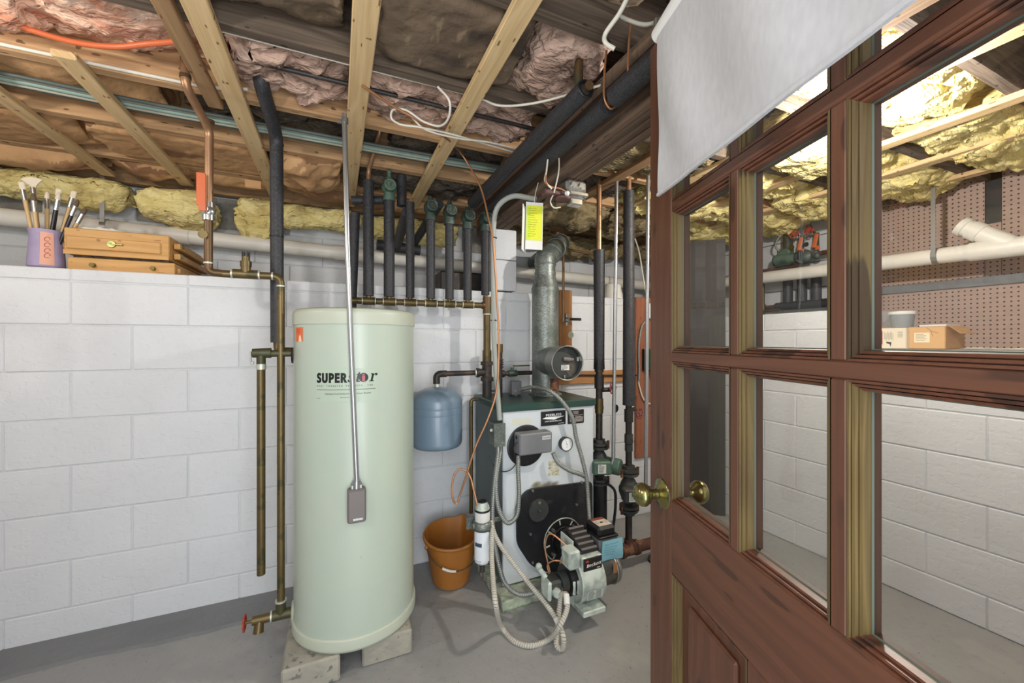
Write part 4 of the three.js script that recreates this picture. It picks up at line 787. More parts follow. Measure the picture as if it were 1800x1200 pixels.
// ---------- oil burner ----------
{
  const t = thing('oil_burner', 'pale oil burner with black cover and motor on the boiler front', 'burner');
  const ax = 1.10, ay = 0.238;
  const fl = part(t, 'mounting_flange', [cyl([ax, ay, BZ + 0.012], [ax, ay, BZ + 0.022], 0.115, 0.115, 56)], M.black);
  part(fl, 'rim', torusAt([ax, ay, BZ + 0.022], 0.113, 0.003, [0, 0, 1], 64), M.whiteIron);
  for (let k = 0; k < 8; k++) { const a = k * Math.PI / 4 + 0.2; part(fl, 'index_mark', cbox(0.026, 0.008, 0.003, 0.001).clone().rotateZ(a).translate(ax + Math.cos(a) * 0.094, ay + Math.sin(a) * 0.094, BZ + 0.023), M.whiteIron); }
  for (const a of [0.75, 2.35, 3.9, 5.5]) part(fl, 'bolt', cyl([ax + Math.cos(a) * 0.088, ay + Math.sin(a) * 0.088, BZ + 0.02], [ax + Math.cos(a) * 0.088, ay + Math.sin(a) * 0.088, BZ + 0.036], 0.01, 0.009, 6), M.steel);
  part(t, 'air_tube', [cyl([ax, ay, BZ + 0.02], [ax, ay, -1.66], 0.062, 0.06, 40), torusAt([ax, ay, BZ + 0.026], 0.066, 0.005, [0, 0, 1], 40)], M.black);
  // blower scroll
  const sx = 1.064, sy = 0.19, sz = -1.585;
  part(t, 'blower_housing', [cyl([sx - 0.065, sy, sz], [sx + 0.055, sy, sz], 0.102, 0.102, 48), torusAt([sx - 0.063, sy, sz], 0.1, 0.006, [1, 0, 0], 48), torusAt([sx + 0.055, sy, sz], 0.096, 0.006, [1, 0, 0], 48), span(sx - 0.055, sx + 0.055, sy, sy + 0.125, sz - 0.09, sz + 0.075, 0.006)], M.whiteIron);
  part(t, 'foot', [span(sx - 0.07, sx + 0.05, 0.07, 0.095, sz - 0.02, sz + 0.11, 0.004)], M.whiteIron);
  const spec = canvas(256, 160, (c) => { c.fillStyle = '#c4cec6'; c.fillRect(0, 0, 256, 160); c.fillStyle = '#2a2c2c'; for (let i = 0; i < 8; i++) c.fillRect(14, 14 + i * 18, 70 + (i * 53) % 40, 7); for (let i = 0; i < 8; i++) c.fillRect(136, 14 + i * 18, 80 + (i * 31) % 30, 7); });
  const sl = new THREE.CylinderGeometry(0.0988, 0.0988, 0.09, 16, 1, true, -0.35, 0.6).rotateZ(Math.PI / 2).rotateX(0);
  part(t, 'spec_label', new THREE.PlaneGeometry(0.085, 0.05).rotateX(0.25).translate(sx, sy - 0.035, sz + 0.0985), new THREE.MeshStandardMaterial({ map: spec, roughness: 0.5 }), true);
  const beck = canvas(512, 330, (c, w, h) => {
    c.fillStyle = '#161414'; c.fillRect(0, 0, w, h); c.strokeStyle = '#3c3836'; c.lineWidth = 10; c.strokeRect(6, 6, w - 12, h - 12);
    c.fillStyle = '#c0392b'; c.fillRect(60, 50, 76, 50); c.fillStyle = '#e6e4de'; c.font = 'italic bold 112px serif'; c.save(); c.translate(70, 235); c.rotate(-0.06); c.fillText('Beckett', 0, 0); c.restore(); c.fillRect(360, 276, 100, 10); c.fillRect(380, 294, 80, 8);
  });
  plate(t, 'brand_plate', [sx, sy + 0.092, sz + 0.0765, 0.1, 0.058], 0.004, M.black, beck);
  part(t, 'air_shutter', [cyl([sx - 0.055, sy, sz], [sx - 0.1, sy, sz], 0.07, 0.068, 40)], M.black);
  for (const [d, z] of [[0.07, 0.066], [0.091, 0.064]]) part(t, 'shutter_vane', bx(sx - d, sy - 0.005, sz + z, 0.014, 0.06, 0.012, 0.003), M.whiteIron);
  // igniter cover, tilted toward the room with ribs
  const q = (g) => g.rotateX(0.42).translate(sx + 0.004, sy + 0.128, sz - 0.035);
  const ig = part(t, 'igniter_cover', [q(bx(0, 0, 0, 0.112, 0.05, 0.17, 0.006)), q(bx(0, 0.026, 0.0, 0.096, 0.03, 0.15, 0.006))], M.black);
  for (let k = 0; k < 5; k++) part(ig, 'rib', q(bx(0.004, 0.043, -0.06 + k * 0.03, 0.086, 0.007, 0.012, 0.003)), M.taupeBox);
  part(t, 'hinge_plate', [bx(sx - 0.064, sy + 0.135, sz - 0.04, 0.006, 0.085, 0.11, 0.002)], M.whiteIron);
  part(t, 'wire_box', [bx(sx - 0.09, sy + 0.12, sz + 0.035, 0.06, 0.085, 0.075, 0.008)], M.whiteIron);
  part(t, 'oil_line', [wire([[sx - 0.09, sy + 0.155, sz + 0.01], [sx - 0.15, sy + 0.2, sz - 0.05], [sx - 0.165, sy + 0.14, sz - 0.07], [sx - 0.16, sy + 0.06, sz - 0.05], [sx - 0.16, sy + 0.02, sz - 0.02]], 0.004, 40), wire([[sx - 0.1, sy + 0.09, sz + 0.02], [sx - 0.15, sy + 0.1, sz], [sx - 0.175, sy + 0.07, sz - 0.03], [sx - 0.17, sy + 0.03, sz - 0.02]], 0.0035, 30)], M.copperNew);
  part(t, 'fuel_pump', [cyl([sx - 0.1, sy - 0.005, sz], [sx - 0.135, sy - 0.005, sz], 0.045, 0.045, 28), bx(sx - 0.175, sy - 0.005, sz + 0.005, 0.075, 0.08, 0.085, 0.01)], M.pumpDark);
  part(t, 'pump_cover', [bx(sx - 0.205, sy - 0.002, sz + 0.015, 0.02, 0.086, 0.08, 0.008), cyl([sx - 0.175, sy - 0.01, sz + 0.045], [sx - 0.175, sy - 0.01, sz + 0.065], 0.022, 0.02, 6), cyl([sx - 0.2, sy + 0.035, sz], [sx - 0.225, sy + 0.075, sz - 0.02], 0.011, 0.011, 8), new THREE.SphereGeometry(0.015, 12, 10).translate(sx - 0.225, sy + 0.08, sz - 0.02)], M.whiteIron);
  part(t, 'motor', [cyl([sx + 0.055, sy, sz], [sx + 0.16, sy, sz], 0.068, 0.068, 40), cyl([sx + 0.055, sy, sz], [sx + 0.075, sy, sz], 0.076, 0.076, 40)], M.pumpDark);
  part(t, 'motor_end', [lathe([[0.07, 0], [0.07, 0.012], [0.06, 0.024], [0.03, 0.03], [0, 0.03]], [sx + 0.16, sy, sz], 40, [1, 0, 0]), torusAt([sx + 0.152, sy, sz], 0.068, 0.006, [1, 0, 0], 40)], M.steel);
  part(t, 'motor_tag', bx(sx + 0.135, sy + 0.03, sz + 0.066, 0.022, 0.06, 0.002, 0.0005), M.copperNew.clone());
  // primary control with label and note
  const px = sx + 0.125, py = sy + 0.132, pz = sz - 0.03;
  const pc = part(t, 'primary_control', [bx(px, py, pz, 0.108, 0.07, 0.12, 0.006)], M.greyBox);
  part(pc, 'cover', [bx(px, py + 0.056, pz - 0.005, 0.102, 0.05, 0.112, 0.012), bx(px, py + 0.034, pz, 0.114, 0.012, 0.126, 0.003)], M.black);
  const lab = canvas(256, 256, (c, w, h) => { c.fillStyle = '#d8c8b8'; c.fillRect(0, 0, w, h); c.fillStyle = '#8c4a40'; c.fillRect(0, 0, w, 70); c.fillStyle = '#262626'; c.fillRect(96, 130, 64, 40); for (let i = 0; i < 4; i++) { c.fillRect(18, 100 + i * 24, 50, 7); c.fillRect(190, 100 + i * 24, 44, 7); } });
  part(pc, 'label', new THREE.PlaneGeometry(0.076, 0.084).rotateX(-Math.PI / 2).translate(px, py + 0.0816, pz - 0.005), new THREE.MeshStandardMaterial({ map: lab, roughness: 0.5 }), true);
  const note = canvas(256, 256, (c, w, h) => { c.fillStyle = '#86bccb'; c.fillRect(0, 0, w, h); c.strokeStyle = '#3f6d80'; c.lineWidth = 4; let s = 9; const r = () => (s = (s * 16807) % 2147483647) / 2147483647; for (let i = 0; i < 5; i++) { c.beginPath(); c.moveTo(34, 60 + i * 32); for (let x = 34; x < 210 - i * 16; x += 9) c.lineTo(x, 60 + i * 32 - 8 + r() * 14 - x * 0.06); c.stroke(); } });
  const ng = new THREE.PlaneGeometry(0.115, 0.1, 10, 8), np = ng.attributes.position;
  for (let i = 0; i < np.count; i++) np.setZ(i, 0.012 * Math.sin((np.getX(i) + np.getY(i)) * 22) * (0.05 - np.getY(i)) / 0.1);
  ng.computeVertexNormals();
  part(scene, 'paper_note', ng.translate(px + 0.008, py - 0.02, pz + 0.078), new THREE.MeshStandardMaterial({ map: note, roughness: 0.8, side: THREE.DoubleSide }), true).userData = { label: 'light blue handwritten paper note hanging on the burner control', category: 'note' };
}
// braided oil hoses
{
  const hose = (label, pts) => solo('braided_hose', label, 'hose', wire(pts, 0.011, 120, 12), M.braid, 'braided oil hoses');
  hose('braided hose drooping to the floor in a wide loop before the boiler', [[0.682, 0.406, -1.78], [0.654, 0.345, -1.72], [0.621, 0.275, -1.62], [0.595, 0.218, -1.52], [0.672, 0.02, -1.628], [0.696, 0.009, -1.552], [0.745, 0.01, -1.503], [0.824, 0.012, -1.499], [0.842, 0.124, -1.42], [0.893, 0.162, -1.45], [0.909, 0.196, -1.48], [0.9, 0.175, -1.52]]);
  hose('braided hose running diagonally from the oil filter to the loop end', [[0.674, 0.431, -1.79], [0.692, 0.359, -1.76], [0.742, 0.273, -1.72], [0.807, 0.181, -1.64], [0.847, 0.129, -1.55], [0.864, 0.093, -1.48], [0.856, 0.073, -1.42], [0.858, 0.012, -1.432], [0.846, 0.01, -1.455], [0.875, 0.057, -1.5], [0.91, 0.123, -1.54], [0.925, 0.184, -1.56], [0.9, 0.15, -1.57]]);
  solo('hose_tag', 'white paper tag around the braided hose under the fuel pump', 'tag', cyl([0.893, 0.175, -1.452], [0.906, 0.2, -1.478], 0.0128), M.white, 'hose tags');
  solo('hose_tag', 'white paper tag where the two braided hoses cross', 'tag', cyl([0.86, 0.104, -1.488], [0.865, 0.086, -1.468], 0.0128), M.white, 'hose tags');
}
// oil filter
{
  const t = thing('oil_filter', 'white twin canister oil filter left of the boiler', 'filter');
  const x = 0.637, z = -1.8;
  const lab = canvas(512, 256, (c, w, h) => { c.fillStyle = '#dfe4ea'; c.fillRect(0, 0, w, h); c.fillStyle = '#3c4a60'; for (const a of [10, 266]) { c.fillRect(a + 30, 30, 70, 22); c.fillRect(a + 30, 130, 80, 26); for (let i = 0; i < 5; i++) c.fillRect(a + 130, 30 + i * 40, 60 + (i * 23) % 30, 7); } });
  part(t, 'lower_canister', lathe([[0, 0.235], [0.03, 0.236], [0.037, 0.245], [0.0385, 0.26], [0.0385, 0.39], [0.034, 0.4]], [x, 0, z], 36), new THREE.MeshStandardMaterial({ map: lab, roughness: 0.4 }), true);
  part(t, 'filter_head', [lathe([[0, 0.395], [0.044, 0.396], [0.046, 0.41], [0.044, 0.43], [0.03, 0.436], [0, 0.436]], [x, 0, z], 28), cyl([x - 0.05, 0.416, z], [x + 0.055, 0.416, z], 0.015, 0.015, 10), bx(x - 0.02, 0.41, z - 0.05, 0.09, 0.06, 0.006, 0.002)], M.galv);
  part(t, 'upper_canister', lathe([[0.03, 0.434], [0.036, 0.438], [0.037, 0.48], [0.036, 0.484]], [x, 0, z], 32), M.white);
  part(t, 'black_band', lathe([[0.0365, 0.482], [0.0372, 0.484], [0.0372, 0.489], [0.0355, 0.492]], [x, 0, z], 32), M.black);
  part(t, 'dome', lathe([[0.0355, 0.49], [0.033, 0.505], [0.024, 0.52], [0.02, 0.524]], [x, 0, z], 32), M.whiteIron);
  part(t, 'dark_cap', lathe([[0.021, 0.522], [0.02, 0.53], [0, 0.532]], [x, 0, z], 24), M.black);
  part(t, 'stand_pipe', [cyl([x, 0.24, z], [x, 0.19, z], 0.01, 0.012, 10)], M.pumpDark);
  part(t, 'wall_bracket', [bx(x + 0.06, 0.4, z - 0.055, 0.12, 0.022, 0.006, 0.002)], M.galv);
}
// bucket
{
  const t = new THREE.Group(); t.name = 'bucket'; scene.add(t);
  t.userData = { label: 'empty brown orange plastic bucket tilted against the white wall', category: 'bucket' };
  t.position.set(0.565, 0.018, -2.1); t.rotation.set(0.12, 0.25, 0.03);
  const prof = [[0, 0], [0.096, 0], [0.1, 0.004], [0.139, 0.245], [0.147, 0.246], [0.149, 0.256], [0.146, 0.262], [0.136, 0.26], [0.0965, 0.008], [0, 0.008]];
  const g = lathe(prof, [0, 0, 0], 64), p = g.attributes.position;
  for (let i = 0; i < p.count; i++) { const a = Math.atan2(p.getX(i), p.getZ(i)) - 2.2, f = Math.exp(-Math.pow(Math.atan2(Math.sin(a), Math.cos(a)) / 0.16, 2)) * smooth(0.15, 0.26, p.getY(i)); const s = 1 + f * 0.16; p.setX(i, p.getX(i) * s); p.setZ(i, p.getZ(i) * s); p.setY(i, p.getY(i) + f * 0.008); }
  g.computeVertexNormals();
  part(t, 'shell', g, M.bucket);
  const arc = []; for (let k = 0; k <= 20; k++) { const a = Math.PI * k / 20; arc.push([Math.cos(a) * 0.153, 0.24 - Math.sin(a) * 0.11, Math.sin(a) * 0.115 + 0.02]); }
  part(t, 'wire_handle', wire(arc, 0.0022, 60), M.iron);
  part(t, 'hand_grip', wire(arc.slice(12, 16), 0.0065, 16, 10), M.cableWhite);
  part(t, 'handle_ear', [new THREE.SphereGeometry(0.01, 10, 8).translate(0.15, 0.24, 0.012), new THREE.SphereGeometry(0.01, 10, 8).translate(-0.15, 0.24, 0.012)], M.bucket);
}

// ---------- smoke pipe ----------
{
  const t = thing('smoke_pipe', 'galvanised smoke pipe rising from the boiler to the wall', 'smoke pipe');
  const x = 1.154, z = -2.125;
  part(t, 'collar', lathe([[0.1, 0.972], [0.1, 0.978], [0.084, 0.982], [0.083, 1.0]], [x, 0, z], 44), M.galv);
  part(t, 'lower_section', [cyl([x, 0.975, z], [x, 1.595, z], 0.08, 0.08, 48)], M.galv);
  part(t, 'reducer', lathe([[0.082, 1.585], [0.083, 1.61], [0.081, 1.612], [0.063, 1.68], [0.0635, 1.7]], [x, 0, z], 44), M.galv);
  part(t, 'upper_section', [cyl([x, 1.69, z], [x, 1.76, z], 0.062, 0.062, 44), ringAt([x, 1.7, z], [0, 1, 0], 0.0645, 0.012, 44)], M.galv);
  const e1 = [1.212, 1.832, -2.16], e2 = [1.36, 1.942, -2.3], e3 = [e2[0] + 0.1, e2[1] + 0.02, -2.6];
  part(t, 'elbow', [sweep(route([[x, 1.74, z], [x, 1.8, z - 0.005], e1, e2, e3], 0.05), 0.0635, 32)], M.galv);
  part(t, 'horizontal_run', sweep([V(e3), V([e3[0] + 0.1, e3[1], -3.06])], 0.0635, 24), M.galv);
  for (const [p, d] of [[[x, 1.755, z], [0, 1, 0]], [[x + 0.01, 1.8, z - 0.01], [0.35, 1, -0.2]], [e1, [0.7, 0.7, -0.6]], [e2.map((v, i) => (v + e1[i]) / 2), [0.6, 0.4, -0.8]], [e2, [0.4, 0.15, -1]]]) part(t, 'elbow_seam', torusAt(p, 0.0635, 0.004, d, 40), M.galv);
  part(t, 'heat_patch', bx(x + 0.02, 1.035, z + 0.078, 0.06, 0.075, 0.004, 0.001).translate(0, 0, 0), M.rust, false, 'peeling patch on the pipe');
  // draft regulator tee
  const d = [-0.1, 0, 0.995], o = [x, 1.175, z], f = add(o, d.map((v) => v * 0.31));
  const b = part(t, 'draft_branch', [cyl(o, add(o, d.map((v) => v * 0.22)), 0.083, 0.083, 44), ringAt(add(o, d.map((v) => v * 0.18)), d, 0.0865, 0.03, 44)], M.galv);
  const rg = part(t, 'draft_regulator', lathe([[0.088, 0], [0.09, 0.005], [0.09, 0.095], [0.094, 0.1], [0.094, 0.108], [0.09, 0.11], [0.086, 0.105], [0.086, 0.02]], add(o, d.map((v) => v * 0.2)), 56, d), M.steel);
  const flap = add(o, d.map((v) => v * 0.275));
  part(rg, 'flap', lathe([[0, 0.002], [0.082, 0.002], [0.083, 0]], flap, 48, d), M.pumpDark);
  part(rg, 'weight', [cyl(add(flap, [-0.012, 0.022, 0.002]), add(flap, [0.03, 0.017, 0.012]), 0.013, 0.013, 6), cyl(add(flap, [0.03, 0.017, 0.008]), add(flap, [0.046, 0.017, 0.008]), 0.009)], M.taupeBox);
  part(rg, 'pivot', [bx(...add(flap, [0.074, 0.02, 0.012]), 0.014, 0.026, 0.01, 0.002), bx(...add(flap, [-0.008, -0.075, 0.01]), 0.006, 0.02, 0.006, 0.001)], M.chrome);
  const lab = canvas(160, 90, (c) => { c.fillStyle = '#d0d0cc'; c.fillRect(0, 0, 160, 90); c.fillStyle = '#333'; for (let i = 0; i < 4; i++) c.fillRect(12, 12 + i * 18, 90 + (i * 29) % 40, 7); c.fillRect(14, 76, 40, 8); });
  const pg = new THREE.PlaneGeometry(0.048, 0.028).rotateY(-0.1).translate(...add(flap, [0.0, -0.025, 0.004]));
  part(rg, 'label', pg, new THREE.MeshStandardMaterial({ map: lab, roughness: 0.5 }), true);
}

// ---------- plumbing right of the boiler ----------
function pump(t, x, y, z, m, m2) {                              // wet rotor circulator: volute, motor can, terminal box, flanges
  part(t, 'pump_volute', [lathe([[0.022, -0.08], [0.04, -0.05], [0.055, -0.012], [0.056, 0.012], [0.04, 0.05], [0.022, 0.08]], [x, y, z], 28), new THREE.SphereGeometry(0.052, 24, 16).translate(x + 0.01, y, z + 0.01)], m2);
  const d = V([0.55, -0.04, 0.84]).normalize(), e = [x + d.x * 0.125, y + d.y * 0.125, z + d.z * 0.125];
  part(t, 'pump_motor', lathe([[0.03, 0], [0.044, 0.02], [0.046, 0.03], [0.046, 0.118], [0.042, 0.126], [0.038, 0.124], [0.036, 0.128], [0, 0.128]], [x, y, z], 36, [d.x, d.y, d.z]), m);
  const tb = part(t, 'terminal_box', bx(0, 0, 0, 0.105, 0.075, 0.06, 0.008).rotateY(-0.35).translate(x - 0.035, y + 0.0, z + 0.068), m);
  const lab = canvas(96, 128, (c) => { c.fillStyle = '#c8ccc6'; c.fillRect(0, 0, 96, 128); c.fillStyle = '#333'; for (let i = 0; i < 7; i++) c.fillRect(10, 12 + i * 16, 30 + (i * 37) % 40, 7); });
  part(tb, 'label', new THREE.PlaneGeometry(0.045, 0.05).rotateY(-0.35).translate(x - 0.052 + 0.0, y, z + 0.1).translate(-0.0, 0, -0.0015), new THREE.MeshStandardMaterial({ map: lab, roughness: 0.5 }), true);
  for (const s of [-1, 1]) {
    part(t, 'flange', [ringAt([x, y + s * 0.092, z], [0, 1, 0], 0.052, 0.014, 28), ringAt([x, y + s * 0.112, z], [0, 1, 0], 0.052, 0.013, 28), ringAt([x, y + s * 0.128, z], [0, 1, 0], 0.034, 0.02, 24)], m2);
    for (const d of [-0.056, 0.056]) part(t, 'flange_bolt', cyl([x + d, y + s * 0.08, z + 0.01], [x + d, y + s * 0.126, z + 0.01], 0.008, 0.008, 6), M.rust);
  }
}
const RX1 = 1.385, RZ1 = -1.9, RX2 = 1.515, RZ2 = -1.8;
{
  const t = thing('circulator_riser', 'iron pipe with grey green circulator pump at the right boiler edge', 'pump');
  part(t, 'copper_tube', cyl([RX1, 1.8, RZ1], [RX1, 2.24, RZ1], 0.0145, 0.0145, 18), M.copper);
  part(t, 'foam_sleeve', [cyl([RX1, 1.16, RZ1], [RX1, 1.815, RZ1], 0.03, 0.032, 24)], M.foam);
  part(t, 'iron_pipe', [cyl([RX1, 0.7, RZ1], [RX1, 1.17, RZ1], 0.019), ringAt([RX1, 1.06, RZ1], [0, 1, 0], 0.027, 0.08), ringAt([RX1, 1.13, RZ1], [0, 1, 0], 0.026, 0.03)], M.iron);
  part(t, 'tape_wrap', [cyl([RX1, 1.13, RZ1], [RX1, 1.24, RZ1], 0.032, 0.029, 12)], M.black);
  part(t, 'union', [ringAt([RX1, 0.92, RZ1], [0, 1, 0], 0.0235, 0.085), ringAt([RX1, 0.91, RZ1], [0, 1, 0], 0.026, 0.02, 8)], M.brass);
  pump(t, RX1, 0.59, RZ1, M.pumpGreen, M.pumpDark);
  part(t, 'down_pipe', [cyl([RX1, 0.47, RZ1], [RX1, 0.1, RZ1], 0.045, 0.045, 24)], M.blackGloss);
  part(t, 'side_valve', [cyl([RX1, 1.01, RZ1], [RX1 + 0.07, 1.01, RZ1 + 0.01], 0.013)], M.iron);
  handwheel(t, [RX1 + 0.085, 1.02, RZ1 + 0.015], [0.4, 0, 1], 0.034, std(0x8c4446, 0.5));
  const g = thing('valve_tag', 'round dark metal tag hanging under the dull red handwheel', 'tag');
  part(g, 'disc', cyl([RX1 + 0.1, 0.9, RZ1 + 0.02], [RX1 + 0.1003, 0.9, RZ1 + 0.022], 0.024, 0.024, 28), M.pumpDark);
  part(g, 'chain', wire([[RX1 + 0.1, 0.922, RZ1 + 0.021], [RX1 + 0.098, 0.96, RZ1 + 0.022], [RX1 + 0.103, 0.99, RZ1 + 0.021]], 0.0012, 16, 6), M.steel);
  const c = solo('conduit', 'silver conduit dropping onto the left circulator pump', 'conduit', sweep([V([RX1 + 0.055, 2.24, RZ1 + 0.09]), V([RX1 + 0.03, 0.64, RZ1 + 0.09]), V([RX1 + 0.018, 0.6, RZ1 + 0.088])], 0.0105, 14), M.emt);
  solo('rubber_cord', 'dark rubber cord bending down behind the left circulator', 'cord', wire([[RX1 + 0.03, 0.48, RZ1 + 0.03], [RX1 + 0.085, 0.43, RZ1 + 0.03], [RX1 + 0.1, 0.33, RZ1 + 0.02], [RX1 + 0.1, 0.2, RZ1]], 0.008, 40), M.pumpDark);
}
{
  const t = thing('circulator_riser', 'tall black insulated riser with dark circulator pump by the door knob', 'pump');
  part(t, 'copper_tube', cyl([RX2, 2.12, RZ2], [RX2, 2.24, RZ2], 0.0145, 0.0145, 18), M.copper);
  part(t, 'foam_sleeve', cyl([RX2, 0.93, RZ2], [RX2, 2.14, RZ2], 0.034, 0.03, 24), M.foam);
  part(t, 'iron_pipe', [cyl([RX2, 0.56, RZ2], [RX2, 0.95, RZ2], 0.018), ringAt([RX2, 0.87, RZ2], [0, 1, 0], 0.025, 0.07)], M.iron);
  part(t, 'union', [ringAt([RX2, 0.74, RZ2], [0, 1, 0], 0.024, 0.05), ringAt([RX2, 0.69, RZ2], [0, 1, 0], 0.022, 0.04, 8)], M.pumpDark);
  pump(t, RX2, 0.45, RZ2, M.pumpDark, M.pumpDark);
  part(t, 'down_pipe', cyl([RX2, 0.33, RZ2], [RX2, 0.12, RZ2], 0.019), M.iron);
  part(t, 'floor_tee', [cyl([RX2 - 0.05, 0.115, RZ2], [RX2 + 0.05, 0.115, RZ2], 0.036), ringAt([RX2 - 0.05, 0.115, RZ2], [1, 0, 0], 0.042, 0.02), ringAt([RX2 + 0.05, 0.115, RZ2], [1, 0, 0], 0.042, 0.02), cyl([RX2, 0.12, RZ2], [RX2, 0.17, RZ2], 0.027, 0.025)], M.rust);
  part(t, 'return_pipe', [cyl([1.36, 0.115, RZ2], [RX2 - 0.04, 0.115, RZ2], 0.03), cyl([RX2 + 0.04, 0.115, RZ2], [2.2, 0.115, RZ2], 0.03)], M.rust);
  part(t, 'pipe_stand', [cyl([1.72, 0.115, RZ2], [1.72, 0, RZ2], 0.02), ringAt([1.72, 0.09, RZ2], [0, 1, 0], 0.032, 0.03), ringAt([1.72, 0.008, RZ2], [0, 1, 0], 0.05, 0.014)], M.iron);
  part(t, 'side_valve', [cyl([RX2, 0.9, RZ2], [RX2 + 0.06, 0.9, RZ2 - 0.02], 0.012)], M.iron);
  handwheel(t, [RX2 + 0.105, 0.87, RZ2 - 0.03], [0.3, 0, 1], 0.032, std(0x7c4640, 0.5));
  solo('conduit', 'silver conduit dropping onto the dark pump near the door edge', 'conduit', sweep([V([RX2 + 0.06, 2.3, RZ2 + 0.09]), V([RX2 + 0.042, 0.5, RZ2 + 0.09]), V([RX2 + 0.02, 0.46, RZ2 + 0.085])], 0.0105, 14), M.emt);
}
// boards and controls on the back wall
{
  solo('wall_board', 'upright brown wooden board behind the smoke pipe', 'board', span(1.361, 1.46, 1.07, 1.635, -2.329, -2.305, 0.003), M.plank);
  solo('wall_board', 'level orange brown wooden board behind the circulator pipes', 'board', span(1.3, 1.94, 1.0, 1.085, -2.329, -2.303, 0.003), M.plank);
  solo('wall_board', 'reddish plywood board in the corner behind the green relay', 'board', span(2.01, 2.58, 0.43, 1.615, -2.329, -2.305, 0.003), M.redBoard);
  const v = thing('gas_valve', 'small valve with black lever on the brown wooden board', 'valve');
  const p = [1.394, 1.433, -2.27];
  part(v, 'body', [cyl([p[0], p[1] - 0.04, -2.27], [p[0], p[1] + 0.04, -2.27], 0.012), new THREE.SphereGeometry(0.02, 14, 10).translate(p[0], p[1], -2.27), cyl([p[0], p[1], -2.3], [p[0], p[1], -2.25], 0.009)], M.steel);
  part(v, 'lever', bx(p[0] + 0.055, p[1] + 0.004, -2.247, 0.09, 0.018, 0.008, 0.003), M.black);
  part(v, 'tag', cyl([p[0] + 0.02, p[1] - 0.1, -2.25], [p[0] + 0.02, p[1] - 0.1, -2.248], 0.022, 0.022, 24), M.solder);
  const c = thing('copper_tube', 'thin copper tube with tee dropping in front of the smoke pipe elbow', 'pipe');
  const a = [1.369, 1.902, -2.25];
  part(c, 'drop', cyl([a[0], a[1], -2.27], [a[0], 1.42, -2.27], 0.0085, 0.0085, 12), M.copper);
  part(c, 'cross_tube', pipe([[1.24, 1.916, -2.27], [a[0], a[1], -2.27], [1.662, 1.892, -2.3]], 0.0085, 0.01, 12), M.copperOld);
  // oil shut off beside the smoke pipe
  const s = thing('shutoff_valve', 'lever shutoff valve on the iron pipe between boiler riser and smoke pipe', 'valve');
  const q = [0.968, 1.098, -2.2];
  part(s, 'pipe', cyl([q[0] - 0.07, q[1], -2.2], [1.2, q[1], -2.2], 0.013), M.iron);
  part(s, 'body', [cyl([q[0] - 0.025, q[1], -2.2], [q[0] + 0.03, q[1], -2.2], 0.02, 0.02, 8), cyl([q[0], q[1], -2.2], [q[0], q[1] + 0.035, -2.2], 0.01)], M.valveGreen);
  part(s, 'lever', bx(q[0] + 0.06, q[1] + 0.045, -2.195, 0.11, 0.008, 0.016, 0.002), M.brass);
  part(s, 'collar', [ringAt([q[0] - 0.065, q[1], -2.2], [1, 0, 0], 0.022, 0.025, 8)], M.iron);
  const w = thing('iron_riser', 'short iron riser with spiral spring beside the brass boiler riser', 'pipe');
  const wx = 0.878;
  part(w, 'pipe', cyl([wx, 0.97, -2.18], [wx, 1.26, -2.18], 0.018), M.iron);
  part(w, 'cap', [ringAt([wx, 1.25, -2.18], [0, 1, 0], 0.022, 0.05, 8)], M.brass);
  part(w, 'spring', [0, 1, 2, 3].map((k) => torusAt([wx, 1.14 + k * 0.014, -2.18], 0.021, 0.004, [0, 1, 0], 20)), M.iron);
  const r = thing('relay_box', 'small green relay box on the reddish board', 'relay');
  part(r, 'base', span(2.06, 2.2, 1.075, 1.235, -2.305, -2.275, 0.004), M.black);
  part(r, 'cover', span(2.085, 2.205, 1.08, 1.235, -2.275, -2.215, 0.006), std(0x3f7358, 0.5));
  part(r, 'connector', [cyl([2.13, 1.08, -2.25], [2.13, 1.055, -2.25], 0.012), cyl([2.16, 1.08, -2.25], [2.16, 1.055, -2.25], 0.012)], M.steel);
  solo('outlet_box', 'white outlet box at the top of the reddish board', 'outlet', span(2.09, 2.15, 1.46, 1.57, -2.305, -2.27, 0.005), M.white);
  solo('flexible_conduit', 'armoured conduit curving down from the outlet box to the relay', 'conduit', flex([[2.12, 1.46, -2.29], [2.06, 1.42, -2.29], [2.03, 1.33, -2.29], [2.02, 1.2, -2.29], [2.025, 1.08, -2.29], [2.02, 1.0, -2.29]], 0.008), M.flexSteel);
  solo('white_cable', 'white cable loop hanging under the green relay box', 'cable', wire([[2.13, 1.055, -2.25], [2.15, 0.98, -2.26], [2.17, 0.89, -2.27], [2.13, 0.83, -2.28], [2.07, 0.86, -2.29], [2.03, 0.96, -2.295], [2.02, 1.0, -2.295]], 0.006, 50), M.cableWhite);
  solo('white_cable', 'white cable hanging from the ceiling to the outlet box', 'cable', wire([[2.12, 2.2, -2.5], [2.13, 2.0, -2.42], [2.1, 1.8, -2.34], [2.105, 1.56, -2.29]], 0.0055, 40), M.cableWhite);
  solo('black_cable', 'black cable running along the level brown board', 'cable', wire([[1.3, 1.045, -2.292], [1.5, 1.06, -2.292], [1.75, 1.05, -2.292], [2.0, 1.045, -2.29]], 0.006, 40), M.iron);
  solo('plant_pot', 'plain cream pot upside down on the ledge behind the risers', 'pot', lathe([[0, 0.11], [0.055, 0.11], [0.058, 0.1], [0.072, 0.006], [0.074, 0]], [[1.887, 1.63, -2.42][0], 1.606, -2.42], 36), M.pvc);
}
